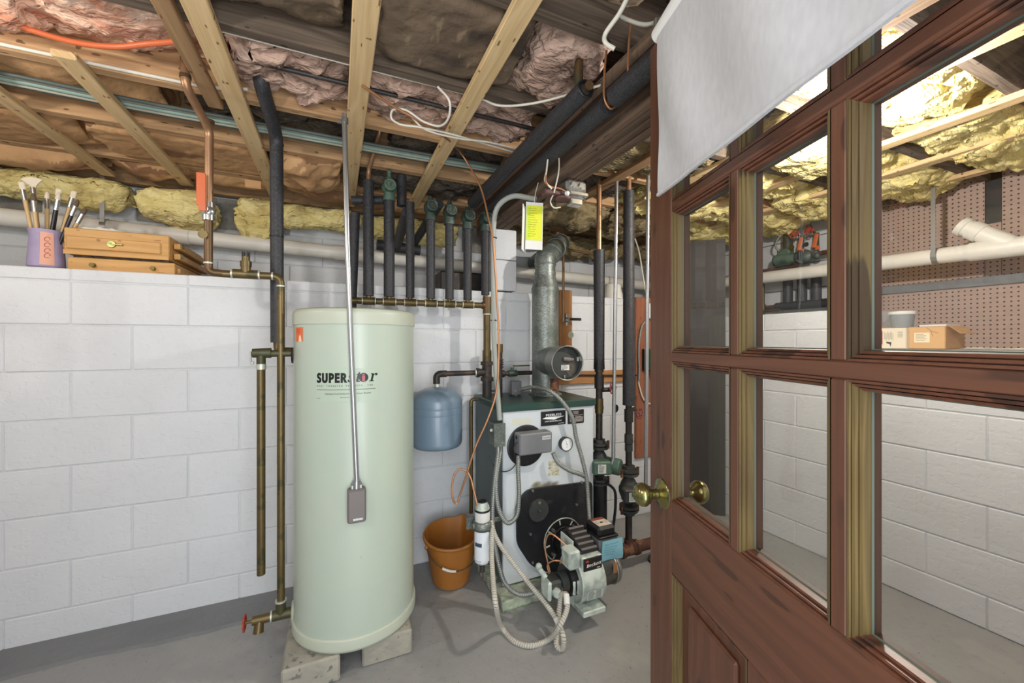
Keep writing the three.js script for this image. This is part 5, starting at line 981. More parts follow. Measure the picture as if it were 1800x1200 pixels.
// ---------- controls on the beam ----------
{
  const t = thing('beam_switch', 'silver safety switch box with red reset base under the beam', 'switch box');
  const c = [0.959, 1.966, -1.523];
  part(t, 'steel_box', [bx(c[0], 1.97, c[2], 0.105, 0.052, 0.1, 0.012)], M.chrome);
  part(t, 'cover', [bx(c[0] + 0.01, 1.935, c[2] + 0.01, 0.095, 0.018, 0.085, 0.004)], M.chrome);
  part(t, 'knockout', [cyl([c[0] - 0.02, 1.97, c[2] + 0.05], [c[0] - 0.02, 1.97, c[2] + 0.056], 0.012), cyl([c[0] + 0.02, 1.97, c[2] + 0.05], [c[0] + 0.02, 1.97, c[2] + 0.056], 0.012)], M.steel);
  part(t, 'red_base', [lathe([[0, 0], [0.03, 0.004], [0.034, 0.014], [0.032, 0.022], [0, 0.022]], [c[0] - 0.055, 1.9, c[2] + 0.02], 28), bx(c[0] - 0.1, 1.935, c[2] + 0.005, 0.09, 0.024, 0.04, 0.005)], std(0x5c403a, 0.6));
  part(t, 'silver_link', [bx(c[0] + 0.0, 1.9, c[2] + 0.03, 0.06, 0.03, 0.04, 0.005)], M.chrome);
  part(t, 'toggle', new THREE.SphereGeometry(0.011, 12, 10).translate(c[0] - 0.055, 1.925, c[2] + 0.055), M.white);
  solo('white_cable', 'thin white wire looping under the silver switch box', 'cable', wire([[0.79, 2.038, -1.346], [0.847, 2.001, -1.441], [0.857, 1.929, -1.502], [0.855, 1.899, -1.525], [0.869, 1.874, -1.519], [0.896, 1.877, -1.507]], 0.003, 50), M.cableWhite);
  solo('copper_wire', 'bare copper wire crossing below the beam to the silver switch box', 'wire', wire([[0.784, 2.019, -1.425], [0.808, 1.962, -1.48], [0.836, 1.951, -1.49], [0.884, 1.949, -1.49], [0.923, 1.933, -1.484]], 0.004, 40), M.copperNew);
  solo('yellow_wire', 'loose yellow wire loop right of the silver switch box', 'wire', wire([[0.975, 1.927, -1.483], [1.015, 1.964, -1.498], [1.012, 1.921, -1.499], [0.986, 1.907, -1.5], [0.95, 1.914, -1.505]], 0.0025, 50), M.brass);
  const n = thing('note_pad', 'yellow and white service papers hanging from the beam', 'papers');
  const y = canvas(256, 512, (g, w, h) => { g.fillStyle = '#d9dc3c'; g.fillRect(0, 0, w, h); g.fillStyle = '#c6d838'; g.fillRect(0, 0, 70, h); g.strokeStyle = 'rgba(70,80,20,.75)'; g.lineWidth = 4; let s = 3; const r = () => (s = (s * 16807) % 2147483647) / 2147483647; for (let i = 0; i < 13; i++) { g.beginPath(); let x = 24; g.moveTo(x, 50 + i * 34); while (x < 120 + r() * 110) { x += 8; g.lineTo(x, 50 + i * 34 - r() * 14); } g.stroke(); } });
  const a = [0.803, 1.808, -1.58];
  const sheet = (w, h, dx, dy, dz, ry, rz) => new THREE.BoxGeometry(w, h, 0.0012).rotateY(ry).rotateZ(rz).translate(a[0] + dx, a[1] + dy, a[2] + dz);
  part(n, 'white_sheets', [sheet(0.078, 0.21, 0, -0.005, 0, -0.25, -0.02), sheet(0.075, 0.2, -0.045, -0.02, -0.01, 0.9, -0.03), sheet(0.07, 0.19, -0.047, -0.022, -0.016, 1.05, -0.02)], M.white);
  part(n, 'yellow_sheet', new THREE.PlaneGeometry(0.072, 0.155).rotateY(-0.25).rotateZ(-0.02).translate(a[0], a[1] + 0.008, a[2] + 0.0016), new THREE.MeshStandardMaterial({ map: y, roughness: 0.8, side: THREE.DoubleSide }), true, 'yellow handwritten sheet');
  part(n, 'string', wire([add(a, [0, 0.1, 0]), add(a, [0.006, 0.14, 0]), add(a, [0.02, 0.19, 0.0])], 0.0015, 16, 6), M.cableWhite);
}

// ---------- pipes and cables under the ceiling ----------
{
  const t = thing('insulated_pipe', 'thick grey black insulated pipe with open end left of the beam', 'pipe');
  part(t, 'foam_sleeve', cyl([0.72, 2.088, -1.06], [0.705, 2.075, -2.16], 0.03, 0.03, 28), M.foam);
  part(t, 'copper_tube', pipe([[0.722, 2.09, -1.04], [0.735, 2.1, -1.12], [0.735, 2.42, -1.12]], 0.0145, 0.03, 16), M.copperOld);
  part(t, 'rim', torusAt([0.72, 2.088, -1.06], 0.024, 0.006, [0, 0, 1], 28), M.black);
  const b = thing('insulated_pipe', 'thick insulated pipe hung by copper hooks along the beam', 'pipe');
  part(b, 'foam_sleeve', [cyl([0.805, 2.062, -0.4], [0.805, 2.062, -1.02], 0.033, 0.033, 28), cyl([0.805, 2.055, -1.06], [0.8, 2.045, -2.15], 0.03, 0.03, 28)], M.foam);
  part(b, 'copper_tube', cyl([0.805, 2.06, -1.0], [0.805, 2.06, -1.09], 0.0145, 0.0145, 16), M.copperOld);
  for (const z of [-1.045, -0.93]) part(b, 'hook', wire([[0.79, 2.22, z], [0.782, 2.14, z], [0.784, 2.06, z], [0.805, 2.038, z], [0.826, 2.05, z]], 0.0035, 30), M.copperNew, false, 'copper hook');
  for (const [z, x] of [[-1.5, 0.745], [-1.62, 0.745]]) solo('cable_clip', z === -1.5 ? 'white wire clip above the hung pipe nearer the door' : 'white wire clip above the hung pipe farther from the door', 'clip', torusAt([x, 2.1, z], 0.014, 0.0025, [1, 0, 0.5], 20), M.cableWhite, 'wire clips');
  const st = thing('rusty_pipe', 'short rusty valve pipe dropping between the joists left of the beam', 'pipe');
  part(st, 'tube', cyl([0.775, 2.269, -1.604], [0.782, 2.193, -1.601], 0.014), M.rust);
  part(st, 'packing', [0, 1, 2].map((k) => torusAt([0.777, 2.251, -1.603].map((v, i) => v - (i === 1 ? k * 0.018 : 0)), 0.016, 0.006, [0, 1, 0.2], 18)), M.rust);
}
{
  const teal = std(0x8aa49b, 0.5), grey = std(0xa9a593, 0.5), dark = std(0x4c5652, 0.5);
  const bundle = [[2.226, -2.03, 0.01, teal, 'uppermost pale teal cable of the bundle under the joists'], [2.228, -2.006, 0.0085, grey, 'beige cable next to the teal one in the bundle'], [2.223, -2.052, 0.008, grey, 'second beige cable at the front of the bundle'], [2.227, -2.072, 0.009, dark, 'dark green cable in the bundle under the joists'], [2.222, -1.984, 0.008, dark, 'thin dark cable at the back of the bundle']];
  for (const [y, z, r, m, l] of bundle) solo('ceiling_cable', l, 'cable', wire([[-1.9, y + 0.002, z], [-1.2, y + 0.0, z + 0.01], [-0.7, y - 0.004, z - 0.004], [-0.2, y - 0.006, z + 0.006], [0.3, y, z - 0.005], [0.8, y + 0.006, z]], r, 80), m, 'cable bundle under the joists');
  solo('orange_tube', 'orange plastic tube sagging through the pink insulation', 'tube', wire([[-0.964, 2.24, -1.66], [-0.865, 2.235, -1.69], [-0.756, 2.23, -1.699], [-0.651, 2.23, -1.674], [-0.543, 2.23, -1.613], [-0.446, 2.235, -1.565]], 0.0085, 70, 12), M.orange);
  solo('ceiling_cable', 'flat white cable stapled along the joist at upper left', 'cable', wire([[-1.9, 2.218, -1.782], [-1.1, 2.219, -1.782], [-0.6, 2.218, -1.782], [-0.42, 2.218, -1.775], [-0.3, 2.222, -1.74]], 0.006, 60), M.cableWhite);
  solo('ceiling_cable', 'white cable stapled along the middle joist above the long pole', 'cable', wire([[-0.33, 2.217, -1.437], [0.1, 2.216, -1.437], [0.5, 2.216, -1.437], [0.56, 2.195, -1.42], [0.66, 2.17, -1.32], [0.84, 2.17, -1.12]], 0.0045, 60), M.cableWhite);
  const rod = [0.117, 2.215, -1.506];
  solo('ceiling_rod', 'thin dark brown rod running level under the pink wool', 'rod', cyl([-0.3, 2.222, -1.56], [0.82, 2.222, -1.56], 0.008), M.iron);
  solo('white_cable', 'coiled white cable loop hanging between two light strips', 'cable', wire([[0.328, 2.19, -1.395], [0.361, 2.13, -1.364], [0.37, 2.1, -1.406], [0.356, 2.1, -1.478], [0.305, 2.13, -1.53], [0.237, 2.17, -1.549], [0.194, 2.17, -1.572], [0.191, 2.14, -1.574], [0.221, 2.13, -1.584], [0.292, 2.13, -1.576], [0.422, 2.14, -1.595], [0.59, 2.16, -1.652], [0.759, 2.17, -1.693]], 0.0042, 140), M.cableWhite);
  solo('white_cable', 'second white cable running beside the coiled cable toward the black pipe', 'cable', wire([[0.215, 2.18, -1.566], [0.264, 2.165, -1.578], [0.315, 2.13, -1.579], [0.447, 2.13, -1.598], [0.61, 2.16, -1.633], [0.758, 2.17, -1.658]], 0.004, 80), M.cableWhite);
  solo('white_cable', 'white cable end poking down near the top right dark bay', 'cable', wire([[0.704, 2.223, -0.805], [0.703, 2.182, -0.87], [0.69, 2.151, -0.92], [0.691, 2.13, -0.919], [0.715, 2.112, -0.909]], 0.0065, 50, 10), M.cableWhite);
  solo('white_cable', 'white cable drooping across the dark bay beside the shade', 'cable', wire([[0.74, 2.351, -1.04], [0.786, 2.29, -0.987], [0.828, 2.248, -0.946], [0.846, 2.229, -0.917], [0.869, 2.226, -0.874], [0.896, 2.233, -0.807]], 0.006, 50, 10), M.cableWhite);
  solo('white_cable', 'white wire dropping from the beam clip toward the silver switch box', 'cable', wire([[0.776, 2.021, -1.407], [0.791, 1.993, -1.444], [0.804, 1.967, -1.482], [0.84, 1.941, -1.488]], 0.0035, 40), M.cableWhite);
}

// ---------- white drain pipes ----------
{
  const t = thing('drain_pipe', 'long white plastic drain pipe along the upper back wall', 'pipe');
  const A = [-2.3, 1.955, -2.95], B = [2.95, 1.815, -2.95], at = (x) => [x, A[1] + (B[1] - A[1]) * (x - A[0]) / (B[0] - A[0]), -2.95];
  part(t, 'tube', cyl(A, B, 0.0445, 0.0445, 32), M.pvc);
  for (const x of [-0.86, 0.02, 1.5]) part(t, 'coupling', cyl(at(x - 0.03), at(x + 0.06), 0.049, 0.049, 32), M.pvc);
  const strap = (px, x, lab) => {
    const s = thing('pipe_strap', lab, 'strap', 'hanger straps'), c = at(x);
    part(s, 'loop', [new THREE.CylinderGeometry(0.0475, 0.0475, 0.026, 32, 1, true).rotateZ(Math.PI / 2).translate(...c)], M.emt);
    part(s, 'hanger_strip', [bx(c[0], (c[1] + 2.21) / 2 + 0.02, c[2] + 0.045, 0.02, 2.21 - c[1] - 0.0, 0.0025, 0.0006)], M.emt);
  };
  strap(187, [-1.179, 1.958, -2.95][0], 'metal hanger strap on the white pipe above the wooden paint box');
  strap(610, [0.071, 1.875, -2.95][0], 'metal hanger strap on the white pipe behind the long pole');
  const r = thing('drain_pipe', 'white plastic drain pipe with wye fitting in front of the pegboard', 'pipe');
  const C = [3.16, 1.825, -2.9], D = [3.16, 1.75, 0.05], az = (z) => [3.16, C[1] + (D[1] - C[1]) * (z - C[2]) / (D[2] - C[2]), z];
  part(r, 'tube', cyl(C, D, 0.0445, 0.0445, 32), M.pvc);
  const w = az([3.16, 1.788, -0.851][2]);
  part(r, 'wye_body', [cyl(az(w[2] - 0.13), az(w[2] + 0.13), 0.05, 0.05, 32)], M.pvc);
  const wd = V([0, 0.62, -0.78]).normalize(), we = [3.16, w[1] + wd.y * 0.22, w[2] + 0.03 + wd.z * 0.22];
  part(r, 'wye_branch', [cyl([3.16, w[1], w[2] + 0.03], we, 0.0445, 0.0445, 32), cyl([3.16, w[1] + wd.y * 0.15, w[2] + 0.03 + wd.z * 0.15], [3.16, w[1] + wd.y * 0.2, w[2] + 0.03 + wd.z * 0.2], 0.049, 0.049, 32)], M.pvc);
  part(r, 'cleanout_plug', cyl(we, [we[0], we[1] + wd.y * 0.03, we[2] + wd.z * 0.03], 0.051, 0.05, 32), M.pvc);
  part(r, 'coupling', cyl(az(-1.5), az(-1.42), 0.049, 0.049, 32), M.pvc);
  const sz = [3.16, 1.797, -1.112][2], s = thing('pipe_strap', 'metal hanger strap on the white pipe before the pegboard', 'strap', 'hanger straps'), c = az(sz);
  part(s, 'loop', new THREE.CylinderGeometry(0.0475, 0.0475, 0.026, 32, 1, true).rotateX(Math.PI / 2).translate(...c), M.emt);
  part(s, 'hanger_strip', bx(c[0] - 0.046, (c[1] + 2.21) / 2, c[2], 0.0025, 2.21 - c[1], 0.02, 0.0006), M.emt);
}
// ---------- things on the left ledge ----------
{
  const lav = mat({ map: tex(128, (u, v) => mix([172, 160, 190], [156, 144, 176], fbm(u, v, 5, 5, 4, 110)), 6), roughness: 0.7 });
  const jc = [-1.16, 1.687, -2.41], jx = jc[0], jz = -2.41, LY = 1.606;
  const j = thing('paint_jar', 'lavender paint smeared jar holding artist brushes on the ledge', 'jar');
  part(j, 'shell', lathe([[0, 0.004], [0.05, 0], [0.058, 0.01], [0.056, 0.05], [0.05, 0.14], [0.053, 0.16], [0.055, 0.165], [0.051, 0.166], [0.047, 0.14], [0.05, 0.02], [0, 0.012]], [jx, LY, jz], 40), lav);
  const strip = canvas(128, 512, (c) => { c.fillStyle = '#dca48c'; c.fillRect(0, 0, 128, 512); c.strokeStyle = '#a84a44'; c.lineWidth = 9; for (const y of [110, 200, 290, 370]) { c.beginPath(); c.ellipse(66, y, 24, 34, 0.3, 0.6, 6); c.stroke(); } });
  part(j, 'painted_stripe', new THREE.CylinderGeometry(0.0525, 0.0585, 0.14, 12, 1, true, 0.1, 0.75).translate(jx, LY + 0.082, jz), new THREE.MeshStandardMaterial({ map: strip, roughness: 0.6 }), true, 'orange painted stripe');
  const woodH = std(0xcfae7c, 0.5), blackH = std(0x1e1e22, 0.4), cream = std(0xe2d6c0, 0.9), dk = std(0x6a5a48, 0.9);
  const B = [[-0.03, -0.01, 0.29, -0.1, woodH, 'fan', cream, 'fan shaped cream brush, tallest in the jar'], [-0.045, 0.012, 0.27, -0.14, woodH, 'flat', cream, 'leftmost wooden handled cream brush in the jar'], [0.0, 0.02, 0.24, 0.16, blackH, 'round', cream, 'black handled brush leaning right at the jar front'], [0.02, -0.02, 0.27, 0.2, woodH, 'flat', cream, 'cream flat brush with silver ferrule at the right of the jar'], [0.012, 0.0, 0.26, 0.1, blackH, 'flat', cream, 'black handled flat brush in the middle of the jar'], [0.035, 0.015, 0.23, 0.3, blackH, 'round', dk, 'dark tipped brush leaning furthest right'], [0.034, -0.01, 0.21, 0.38, woodH, 'round', dk, 'short wooden brush leaning over the right jar rim'], [-0.015, -0.03, 0.25, -0.02, woodH, 'round', cream, 'thin wooden brush at the back of the jar'], [-0.028, 0.025, 0.22, -0.05, woodH, 'round', dk, 'small dark tipped brush at the front left of the jar']];
  for (const [dx, dz, h, tilt, hm, kind, bm, lab] of B) {
    const b = thing('paint_brush', lab, 'brush', 'brushes in the lavender jar');
    const f = (g) => g.rotateZ(-tilt).rotateX(dz * 2).translate(jx + dx * 0.5, LY + 0.02, jz + dz * 0.5);
    part(b, 'handle', f(cyl([0, 0, 0], [0, h, 0], 0.005, 0.0075, 10)), hm);
    part(b, 'ferrule', f(cyl([0, h, 0], [0, h + 0.045, 0], 0.0085, 0.009, 12)), M.chrome);
    if (kind === 'fan') { const s = new THREE.Shape(); s.moveTo(-0.008, 0); s.lineTo(0.008, 0); s.quadraticCurveTo(0.014, 0.02, 0.034, 0.036); s.quadraticCurveTo(0, 0.056, -0.034, 0.036); s.quadraticCurveTo(-0.014, 0.02, -0.008, 0); part(b, 'bristles', f(new THREE.ExtrudeGeometry(s, { depth: 0.005, bevelSize: 0.001, bevelThickness: 0.001, bevelSegments: 1 }).translate(0, h + 0.042, -0.0025)), bm); }
    else part(b, 'bristles', f(kind === 'flat' ? bx(0, h + 0.06, 0, 0.02, 0.036, 0.008, 0.003) : lathe([[0.008, 0.0], [0.0095, 0.012], [0.006, 0.03], [0, 0.036]], [0, h + 0.043, 0], 12)), bm);
  }
  // wooden easel box
  const t = thing('easel_box', 'folded wooden artist easel box with brass fittings on the ledge', 'easel');
  const x0 = -1.09, x1 = -0.725, z0 = -2.375, z1 = -2.87;
  part(t, 'lower_case', span(x0 + 0.01, x1 + 0.02, 1.606, 1.662, z1, z0 - 0.004, 0.003), M.easel);
  part(t, 'upper_case', span(x0, x1, 1.676, 1.79, z1, z0, 0.004), M.easel);
  part(t, 'gap_panel', span(x0 + 0.02, x1 - 0.01, 1.66, 1.678, z1 + 0.02, z0 - 0.025, 0.001), M.joistOld);
  const dr = part(t, 'drawer_front', span(x0 + 0.01, x1 - 0.03, 1.698, 1.752, z0 - 0.002, z0 + 0.008, 0.003), M.easel);
  part(dr, 'latch', [cyl([(x0 + x1) / 2 - 0.02, 1.727, z0 + 0.008], [(x0 + x1) / 2 - 0.02, 1.727, z0 + 0.013], 0.016, 0.014, 20), bx((x0 + x1) / 2 - 0.005, 1.727, z0 + 0.012, 0.05, 0.008, 0.005, 0.002)], M.brassKnob);
  part(t, 'edge_strip', [span(x0, x1, 1.672, 1.694, z0, z0 + 0.006, 0.002)], M.easel);
  for (const x of [x0 + 0.095, x1 - 0.06]) part(t, 'knob', cyl([x, 1.63, z0 - 0.004], [x, 1.63, z0 + 0.012], 0.011, 0.009, 16), M.brassKnob);
  for (const y of [1.63, 1.7, 1.75]) part(t, 'folded_leg', [span(x1 + 0.004, x1 + 0.03, y - 0.014, y + 0.014, z1 - 0.01, z0 - 0.04, 0.003)], M.easel);
  for (const [y, z] of [[1.755, 0.08], [1.705, 0.06]]) part(t, 'hinge', bx(x1 + 0.031, y, z0 - z, 0.004, 0.02, 0.03, 0.001), M.brassKnob);
  let g = new THREE.BoxGeometry(0.15, 0.018, 0.1, 24, 3, 18); g.deleteAttribute('normal'); g.deleteAttribute('uv'); g = mergeVertices(g, 1e-5);
  const q = g.attributes.position; for (let i = 0; i < q.count; i++) { const a = perlin.noise(q.getX(i) * 22, 1, q.getZ(i) * 22), e = 1 - Math.pow(Math.abs(q.getX(i)) / 0.075, 2) * 0.6; q.setY(i, (q.getY(i) + 0.009) * e * (1 + a * 0.8) + (q.getY(i) > 0 ? Math.abs(a) * 0.012 : 0)); q.setZ(i, q.getZ(i) * (1 + a * 0.3)); } g.computeVertexNormals();
  solo('folded_rag', 'crumpled cream rag lying on the wooden easel box', 'rag', g.translate(-0.98, 1.791, -2.47), M.cableWhite);
  // metal strap hanging at the ceiling end
  solo('paper_tag', 'small tan paper square pinned to a joist above the black pipe', 'paper', bx(...[-0.422, 2.155, -2.6], 0.075, 0.042, 0.002, 0.0005).translate(0, 0, 0.02), M.cardboard);
}
// ---------- behind the door, on the right wall ----------
M.darkSheet = mat({ map: wood([58, 50, 46], [42, 36, 34], [28, 24, 22], 36, 40, [20, 30]), roughness: 0.6 }, 'wood');
{
  const pegs = thing('pegboard', 'brown pegboard panel behind the white drain pipe, left of the slot', 'pegboard');
  part(pegs, 'sheet', span(3.405, 3.412, 1.66, 2.4, -1.6, -1.0, 0.001), M.peg);
  const p2 = thing('pegboard', 'brown pegboard panel right of the dark slot', 'pegboard');
  part(p2, 'sheet', span(3.405, 3.412, 1.66, 2.4, -0.935, 0.05, 0.001), M.peg);
  part(p2, 'filler_strip', span(3.405, 3.412, 1.66, 1.96, -0.998, -0.937, 0.001), M.peg);
  const p3 = thing('pegboard', 'lower brown pegboard panel behind the cardboard boxes', 'pegboard');
  part(p3, 'sheet', span(3.405, 3.412, 1.25, 1.61, -1.6, 0.05, 0.001), M.peg);
  solo('wall_batten', 'grey painted batten between the upper and lower pegboards', 'board', span(3.392, 3.414, 1.608, 1.662, -1.62, 0.05, 0.003), M.cove);
  solo('slot_dark_sheet', 'black sheet standing in for the dark of the open slot under the yellow wool', 'board', span(3.414, 3.424, 1.94, 2.4, -1.0, -0.935, 0.001), M.black);  // black sheet paints the darkness inside the open slot
  solo('added_dark_sheet', 'added tall dark sheet in the corner that darkens the first pane', 'board', new THREE.BoxGeometry(0.31, 2.05, 0.018).rotateY(-0.78).translate(2.52, 1.025, -2.17), M.darkSheet);  // dark sheet added so the first pane looks dark and reflective
  // cartons
  const S = 1.25;
  const a = thing('carton', 'white printed carton under the plastic tub', 'box');
  const f1 = canvas(256, 160, (c, w, h) => { c.fillStyle = '#e2d6c2'; c.fillRect(0, 0, w, h); c.fillStyle = '#b4473c'; c.fillRect(28, 20, 18, 110); c.fillStyle = '#8a8a78'; for (let i = 0; i < 9; i++) c.fillRect(60 + i * 10, 26 + (i % 3) * 6, 4, 60); for (let i = 0; i < 5; i++) c.fillRect(186, 28 + i * 10, 46, 4); c.fillStyle = '#333'; c.beginPath(); c.moveTo(80, 108); c.lineTo(130, 112); c.lineTo(122, 150); c.lineTo(112, 126); c.lineTo(84, 122); c.fill(); });
  const za = [2.82, 1.29, -1.242][2], zb = [2.82, 1.29, -1.115][2], zc = [2.86, 1.29, -1.122][2], zd = [2.86, 1.29, -0.975][2];
  part(a, 'body', span(2.825, 3.0, S, S + 0.115, za, zb, 0.003), std(0xd8ccb8, 0.8));
  part(a, 'printed_face', new THREE.PlaneGeometry(zb - za - 0.006, 0.108).rotateY(-Math.PI / 2).translate(2.8243, S + 0.058, (za + zb) / 2), new THREE.MeshStandardMaterial({ map: f1, roughness: 0.7 }), true);
  part(a, 'lid_flap', [new THREE.BoxGeometry(0.06, 0.002, 0.04).rotateX(0.7).translate(2.88, S + 0.135, za - 0.012)], M.cardboard);
  const tub = thing('plastic_tub', 'clear plastic tub with white lid on the white carton', 'tub');
  const tz = (za + zb) / 2 + 0.012, ty = S + 0.1155;
  part(tub, 'cup', lathe([[0, 0.001], [0.042, 0], [0.045, 0.004], [0.053, 0.075]], [2.91, ty, tz], 40), std(0x8d9296, 0.3));
  part(tub, 'lid', lathe([[0.053, 0.074], [0.0575, 0.076], [0.0575, 0.09], [0.055, 0.093], [0, 0.093]], [2.91, ty, tz], 40), M.white);
  const b = thing('carton', 'open tan cardboard box with paper label on the ledge', 'box');
  const f2 = canvas(256, 160, (c, w, h) => { c.fillStyle = '#cfa777'; c.fillRect(0, 0, w, h); c.fillStyle = '#e6dcc2'; c.fillRect(42, 40, 112, 74); c.fillStyle = '#9a8a72'; for (let i = 0; i < 5; i++) c.fillRect(52, 50 + i * 12, 60 + (i * 17) % 30, 4); c.strokeStyle = '#7c5c38'; c.lineWidth = 3; c.beginPath(); c.moveTo(134, 4); c.lineTo(170, 32); c.lineTo(214, 44); c.moveTo(160, 22); c.lineTo(176, 70); c.stroke(); });
  part(b, 'body', span(2.86, 3.08, S, S + 0.118, zc, zd, 0.003), M.cardboard);
  part(b, 'printed_face', new THREE.PlaneGeometry(zd - zc - 0.006, 0.112).rotateY(-Math.PI / 2).translate(2.8593, S + 0.059, (zc + zd) / 2), new THREE.MeshStandardMaterial({ map: f2, roughness: 0.8 }), true);
  part(b, 'flap', [new THREE.BoxGeometry(0.16, 0.002, 0.06).rotateX(0.75).translate(2.96, S + 0.1, zd + 0.028)], M.cardboard);
  part(b, 'tray', span(2.9, 3.06, S + 0.118, S + 0.13, zc + 0.03, zd - 0.01, 0.003), M.white);
  solo('paper_sheet', 'crumpled white paper on the ledge right of the cardboard box', 'paper', (() => { const g = new THREE.PlaneGeometry(0.3, 0.16, 20, 10).rotateX(-Math.PI / 2), p = g.attributes.position; for (let i = 0; i < p.count; i++) p.setY(i, 0.004 + 0.012 * Math.abs(perlin.noise(p.getX(i) * 14, 3, p.getZ(i) * 14))); g.computeVertexNormals(); return g.rotateY(Math.PI / 2).translate(2.85, 1.2505, zd + 0.22); })(), new THREE.MeshStandardMaterial({ color: 0xd8cfc0, roughness: 0.8, side: THREE.DoubleSide }));
}
{
  // zone piping behind the middle pane
  const XP = 3.3;
  const up = [['thick blue black riser at the left edge of the middle pane', 1323, 436, 546, 0.036], ['blue black riser behind the green pump in the middle pane', 1385, 392, 532, 0.034], ['blue black riser under the nearer red valve in the middle pane', 1410, 495, 532, 0.033], ['blue black riser at the right edge of the middle pane', 1435, 495, 530, 0.033]];
  const zs = [[3.3, 1.783, -2.32][2], [3.3, 1.745, -2.025][2], [3.3, 1.731, -1.919][2], [3.3, 1.718, -1.819][2]];
  const yTop = [[3.3, 2.217, -2.32][1], [3.3, 2.222, -2.025][1], [3.3, 1.819, -1.919][1], [3.3, 1.803, -1.819][1]];
  up.forEach(([lab, , , , r], i) => { const t = thing('insulated_riser', lab, 'pipe', 'risers behind the middle pane'); part(t, 'foam_sleeve', cyl([XP, i ? 1.6 : 1.49, zs[i]], [XP, yTop[i], zs[i]], r), M.foam); part(t, 'cap_ring', torusAt([XP, yTop[i] - 0.004, zs[i]], r - 0.004, 0.005, [0, 1, 0], 20), M.black); });
  const h = thing('insulated_pipe', 'level blue black pipe on the ledge in the middle pane', 'pipe');
  part(h, 'foam_sleeve', cyl([XP, 1.575, [3.3, 1.567, -2.083][2]], [XP, 1.575, -1.45], 0.033), M.foam);
  part(h, 'iron_end', cyl([XP, 1.575, [3.3, 1.577, -2.21][2]], [XP, 1.575, [3.3, 1.567, -2.074][2]], 0.016), M.rust);
  part(h, 'iron_elbow', new THREE.SphereGeometry(0.026, 16, 12).translate(XP, 1.58, [3.3, 1.588, -2.11][2]), M.iron);
  const g = thing('zone_pump', 'green circulator pump above the drain pipe in the middle pane', 'pump');
  const pc = [3.26, 1.94, -2.018];
  part(g, 'motor', [lathe([[0, -0.085], [0.045, -0.08], [0.052, -0.06], [0.052, 0.03], [0.04, 0.055], [0.04, 0.08]], [3.26, pc[1], pc[2]], 32, [0, 0, 1])], M.pumpGreen);
  part(g, 'terminal_box', bx(3.25, pc[1] + 0.058, pc[2] + 0.005, 0.07, 0.05, 0.1, 0.01), M.pumpGreen);
  part(g, 'volute', lathe([[0, -0.03], [0.05, -0.026], [0.056, 0], [0.05, 0.026], [0, 0.03]], [3.26, pc[1] - 0.005, pc[2] + 0.135], 32, [-1, 0, 0.2]), M.valveGreen);
  part(g, 'adapter', cyl([3.26, pc[1], pc[2] + 0.07], [3.26, pc[1], pc[2] + 0.13], 0.035, 0.045, 20), M.pumpDark);
  part(g, 'iron_pipe', [cyl([3.28, pc[1] + 0.005, pc[2] + 0.15], [3.28, pc[1] + 0.005, pc[2] + 0.4], 0.016), cyl([3.28, pc[1] - 0.06, pc[2] - 0.3], [3.28, pc[1] - 0.06, pc[2] + 0.1], 0.016)], M.rust);
  const vlv = (lab, px, i) => {
    const t = thing('gate_valve', lab, 'valve', 'red handled valves in the middle pane'), z = [[3.24, 2.081, -1.933], [3.24, 2.073, -1.828]][i][2], y = [[3.24, 2.12, -1.933], [3.24, 2.12, -1.828]][i][1];
    handwheel(t, [3.22, y, z], [-1, 0.1, 0.2], 0.034, M.red);
    part(t, 'stem', cyl([3.22, y, z], [3.3, y - 0.01, z], 0.008), M.brass);
    part(t, 'body', [cyl([3.28, y - 0.2, z + 0.02], [3.28, y - 0.02, z + 0.02], 0.018), new THREE.SphereGeometry(0.028, 14, 12).translate(3.28, y - 0.19, z + 0.025)], M.valveGreen);
    part(t, 'red_lever', [bx(0, 0, 0, 0.012, 0.1, 0.026, 0.003).rotateX(0.22).translate(3.24, y - 0.085, z + 0.035), bx(3.24, y - 0.14, z + 0.05, 0.012, 0.03, 0.03, 0.003)], M.orange);
    part(t, 'brass_tag', cyl([3.21, y - 0.105, z - 0.012], [3.212, y - 0.105, z - 0.012], i ? 0.018 : 0.022, i ? 0.018 : 0.022, 24), i ? M.pumpDark : M.brassKnob);
  };
  vlv('red wheel and lever valve nearer the green pump', 1398, 0);
  vlv('red wheel and lever valve nearer the muntin', 1424, 1);
  const up2 = [3.22, 2.079, -2.032], base = [3.24, 1.967, -2.027];
  solo('flexible_conduit', 'armoured conduit arching from the green pump to the riser', 'conduit', flex([[3.24, base[1] + 0.01, base[2]], [3.2, base[1] + 0.08, base[2] - 0.03], [3.2, base[1] + 0.15, base[2]], [3.23, base[1] + 0.19, base[2] + 0.07], [3.26, base[1] + 0.19, base[2] + 0.12]], 0.008), M.flexSteel);
  const d = thing('drain_cock', 'small brass drain valve on the ledge at the middle pane left', 'valve');
  const dz = [3.25, 1.669, -2.195][2];
  part(d, 'tube', cyl([3.25, 1.6, dz], [3.25, 1.82, dz], 0.013), M.copperOld);
  part(d, 'body', [cyl([3.25, 1.545, dz], [3.25, 1.6, dz], 0.018), ringAt([3.25, 1.585, dz], [0, 1, 0], 0.022, 0.02, 8), cyl([3.25, 1.545, dz], [3.25, 1.545, dz + 0.13], 0.013), cyl([3.25, 1.545, dz], [3.23, 1.506, dz], 0.018, 0.022)], M.brass);
}

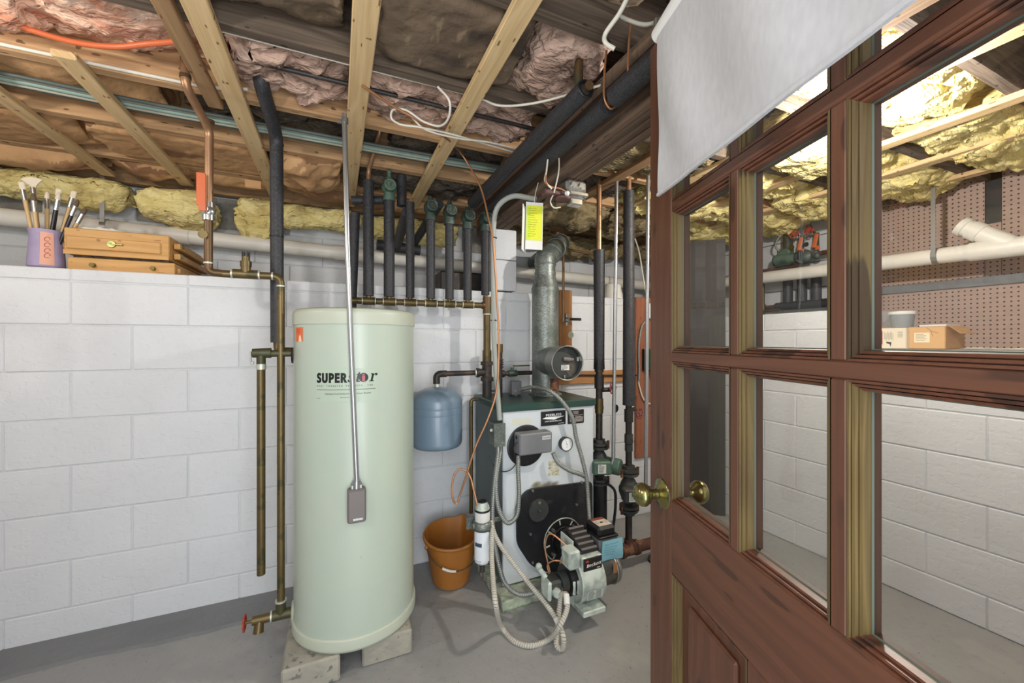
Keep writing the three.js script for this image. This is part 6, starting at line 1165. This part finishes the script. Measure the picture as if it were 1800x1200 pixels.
// ---------- set each thing's origin at its base ----------
scene.updateMatrixWorld(true);
for (const o of settle) {
  const b = new THREE.Box3().setFromObject(o), c = new THREE.Vector3((b.min.x + b.max.x) / 2, b.min.y, (b.min.z + b.max.z) / 2);
  if (o.isMesh) { o.geometry = o.geometry.clone().translate(-c.x, -c.y, -c.z); o.position.copy(c); }
  else { o.position.copy(c); for (const k of o.children) k.position.sub(c); }
}
renderer.render(scene, camera);
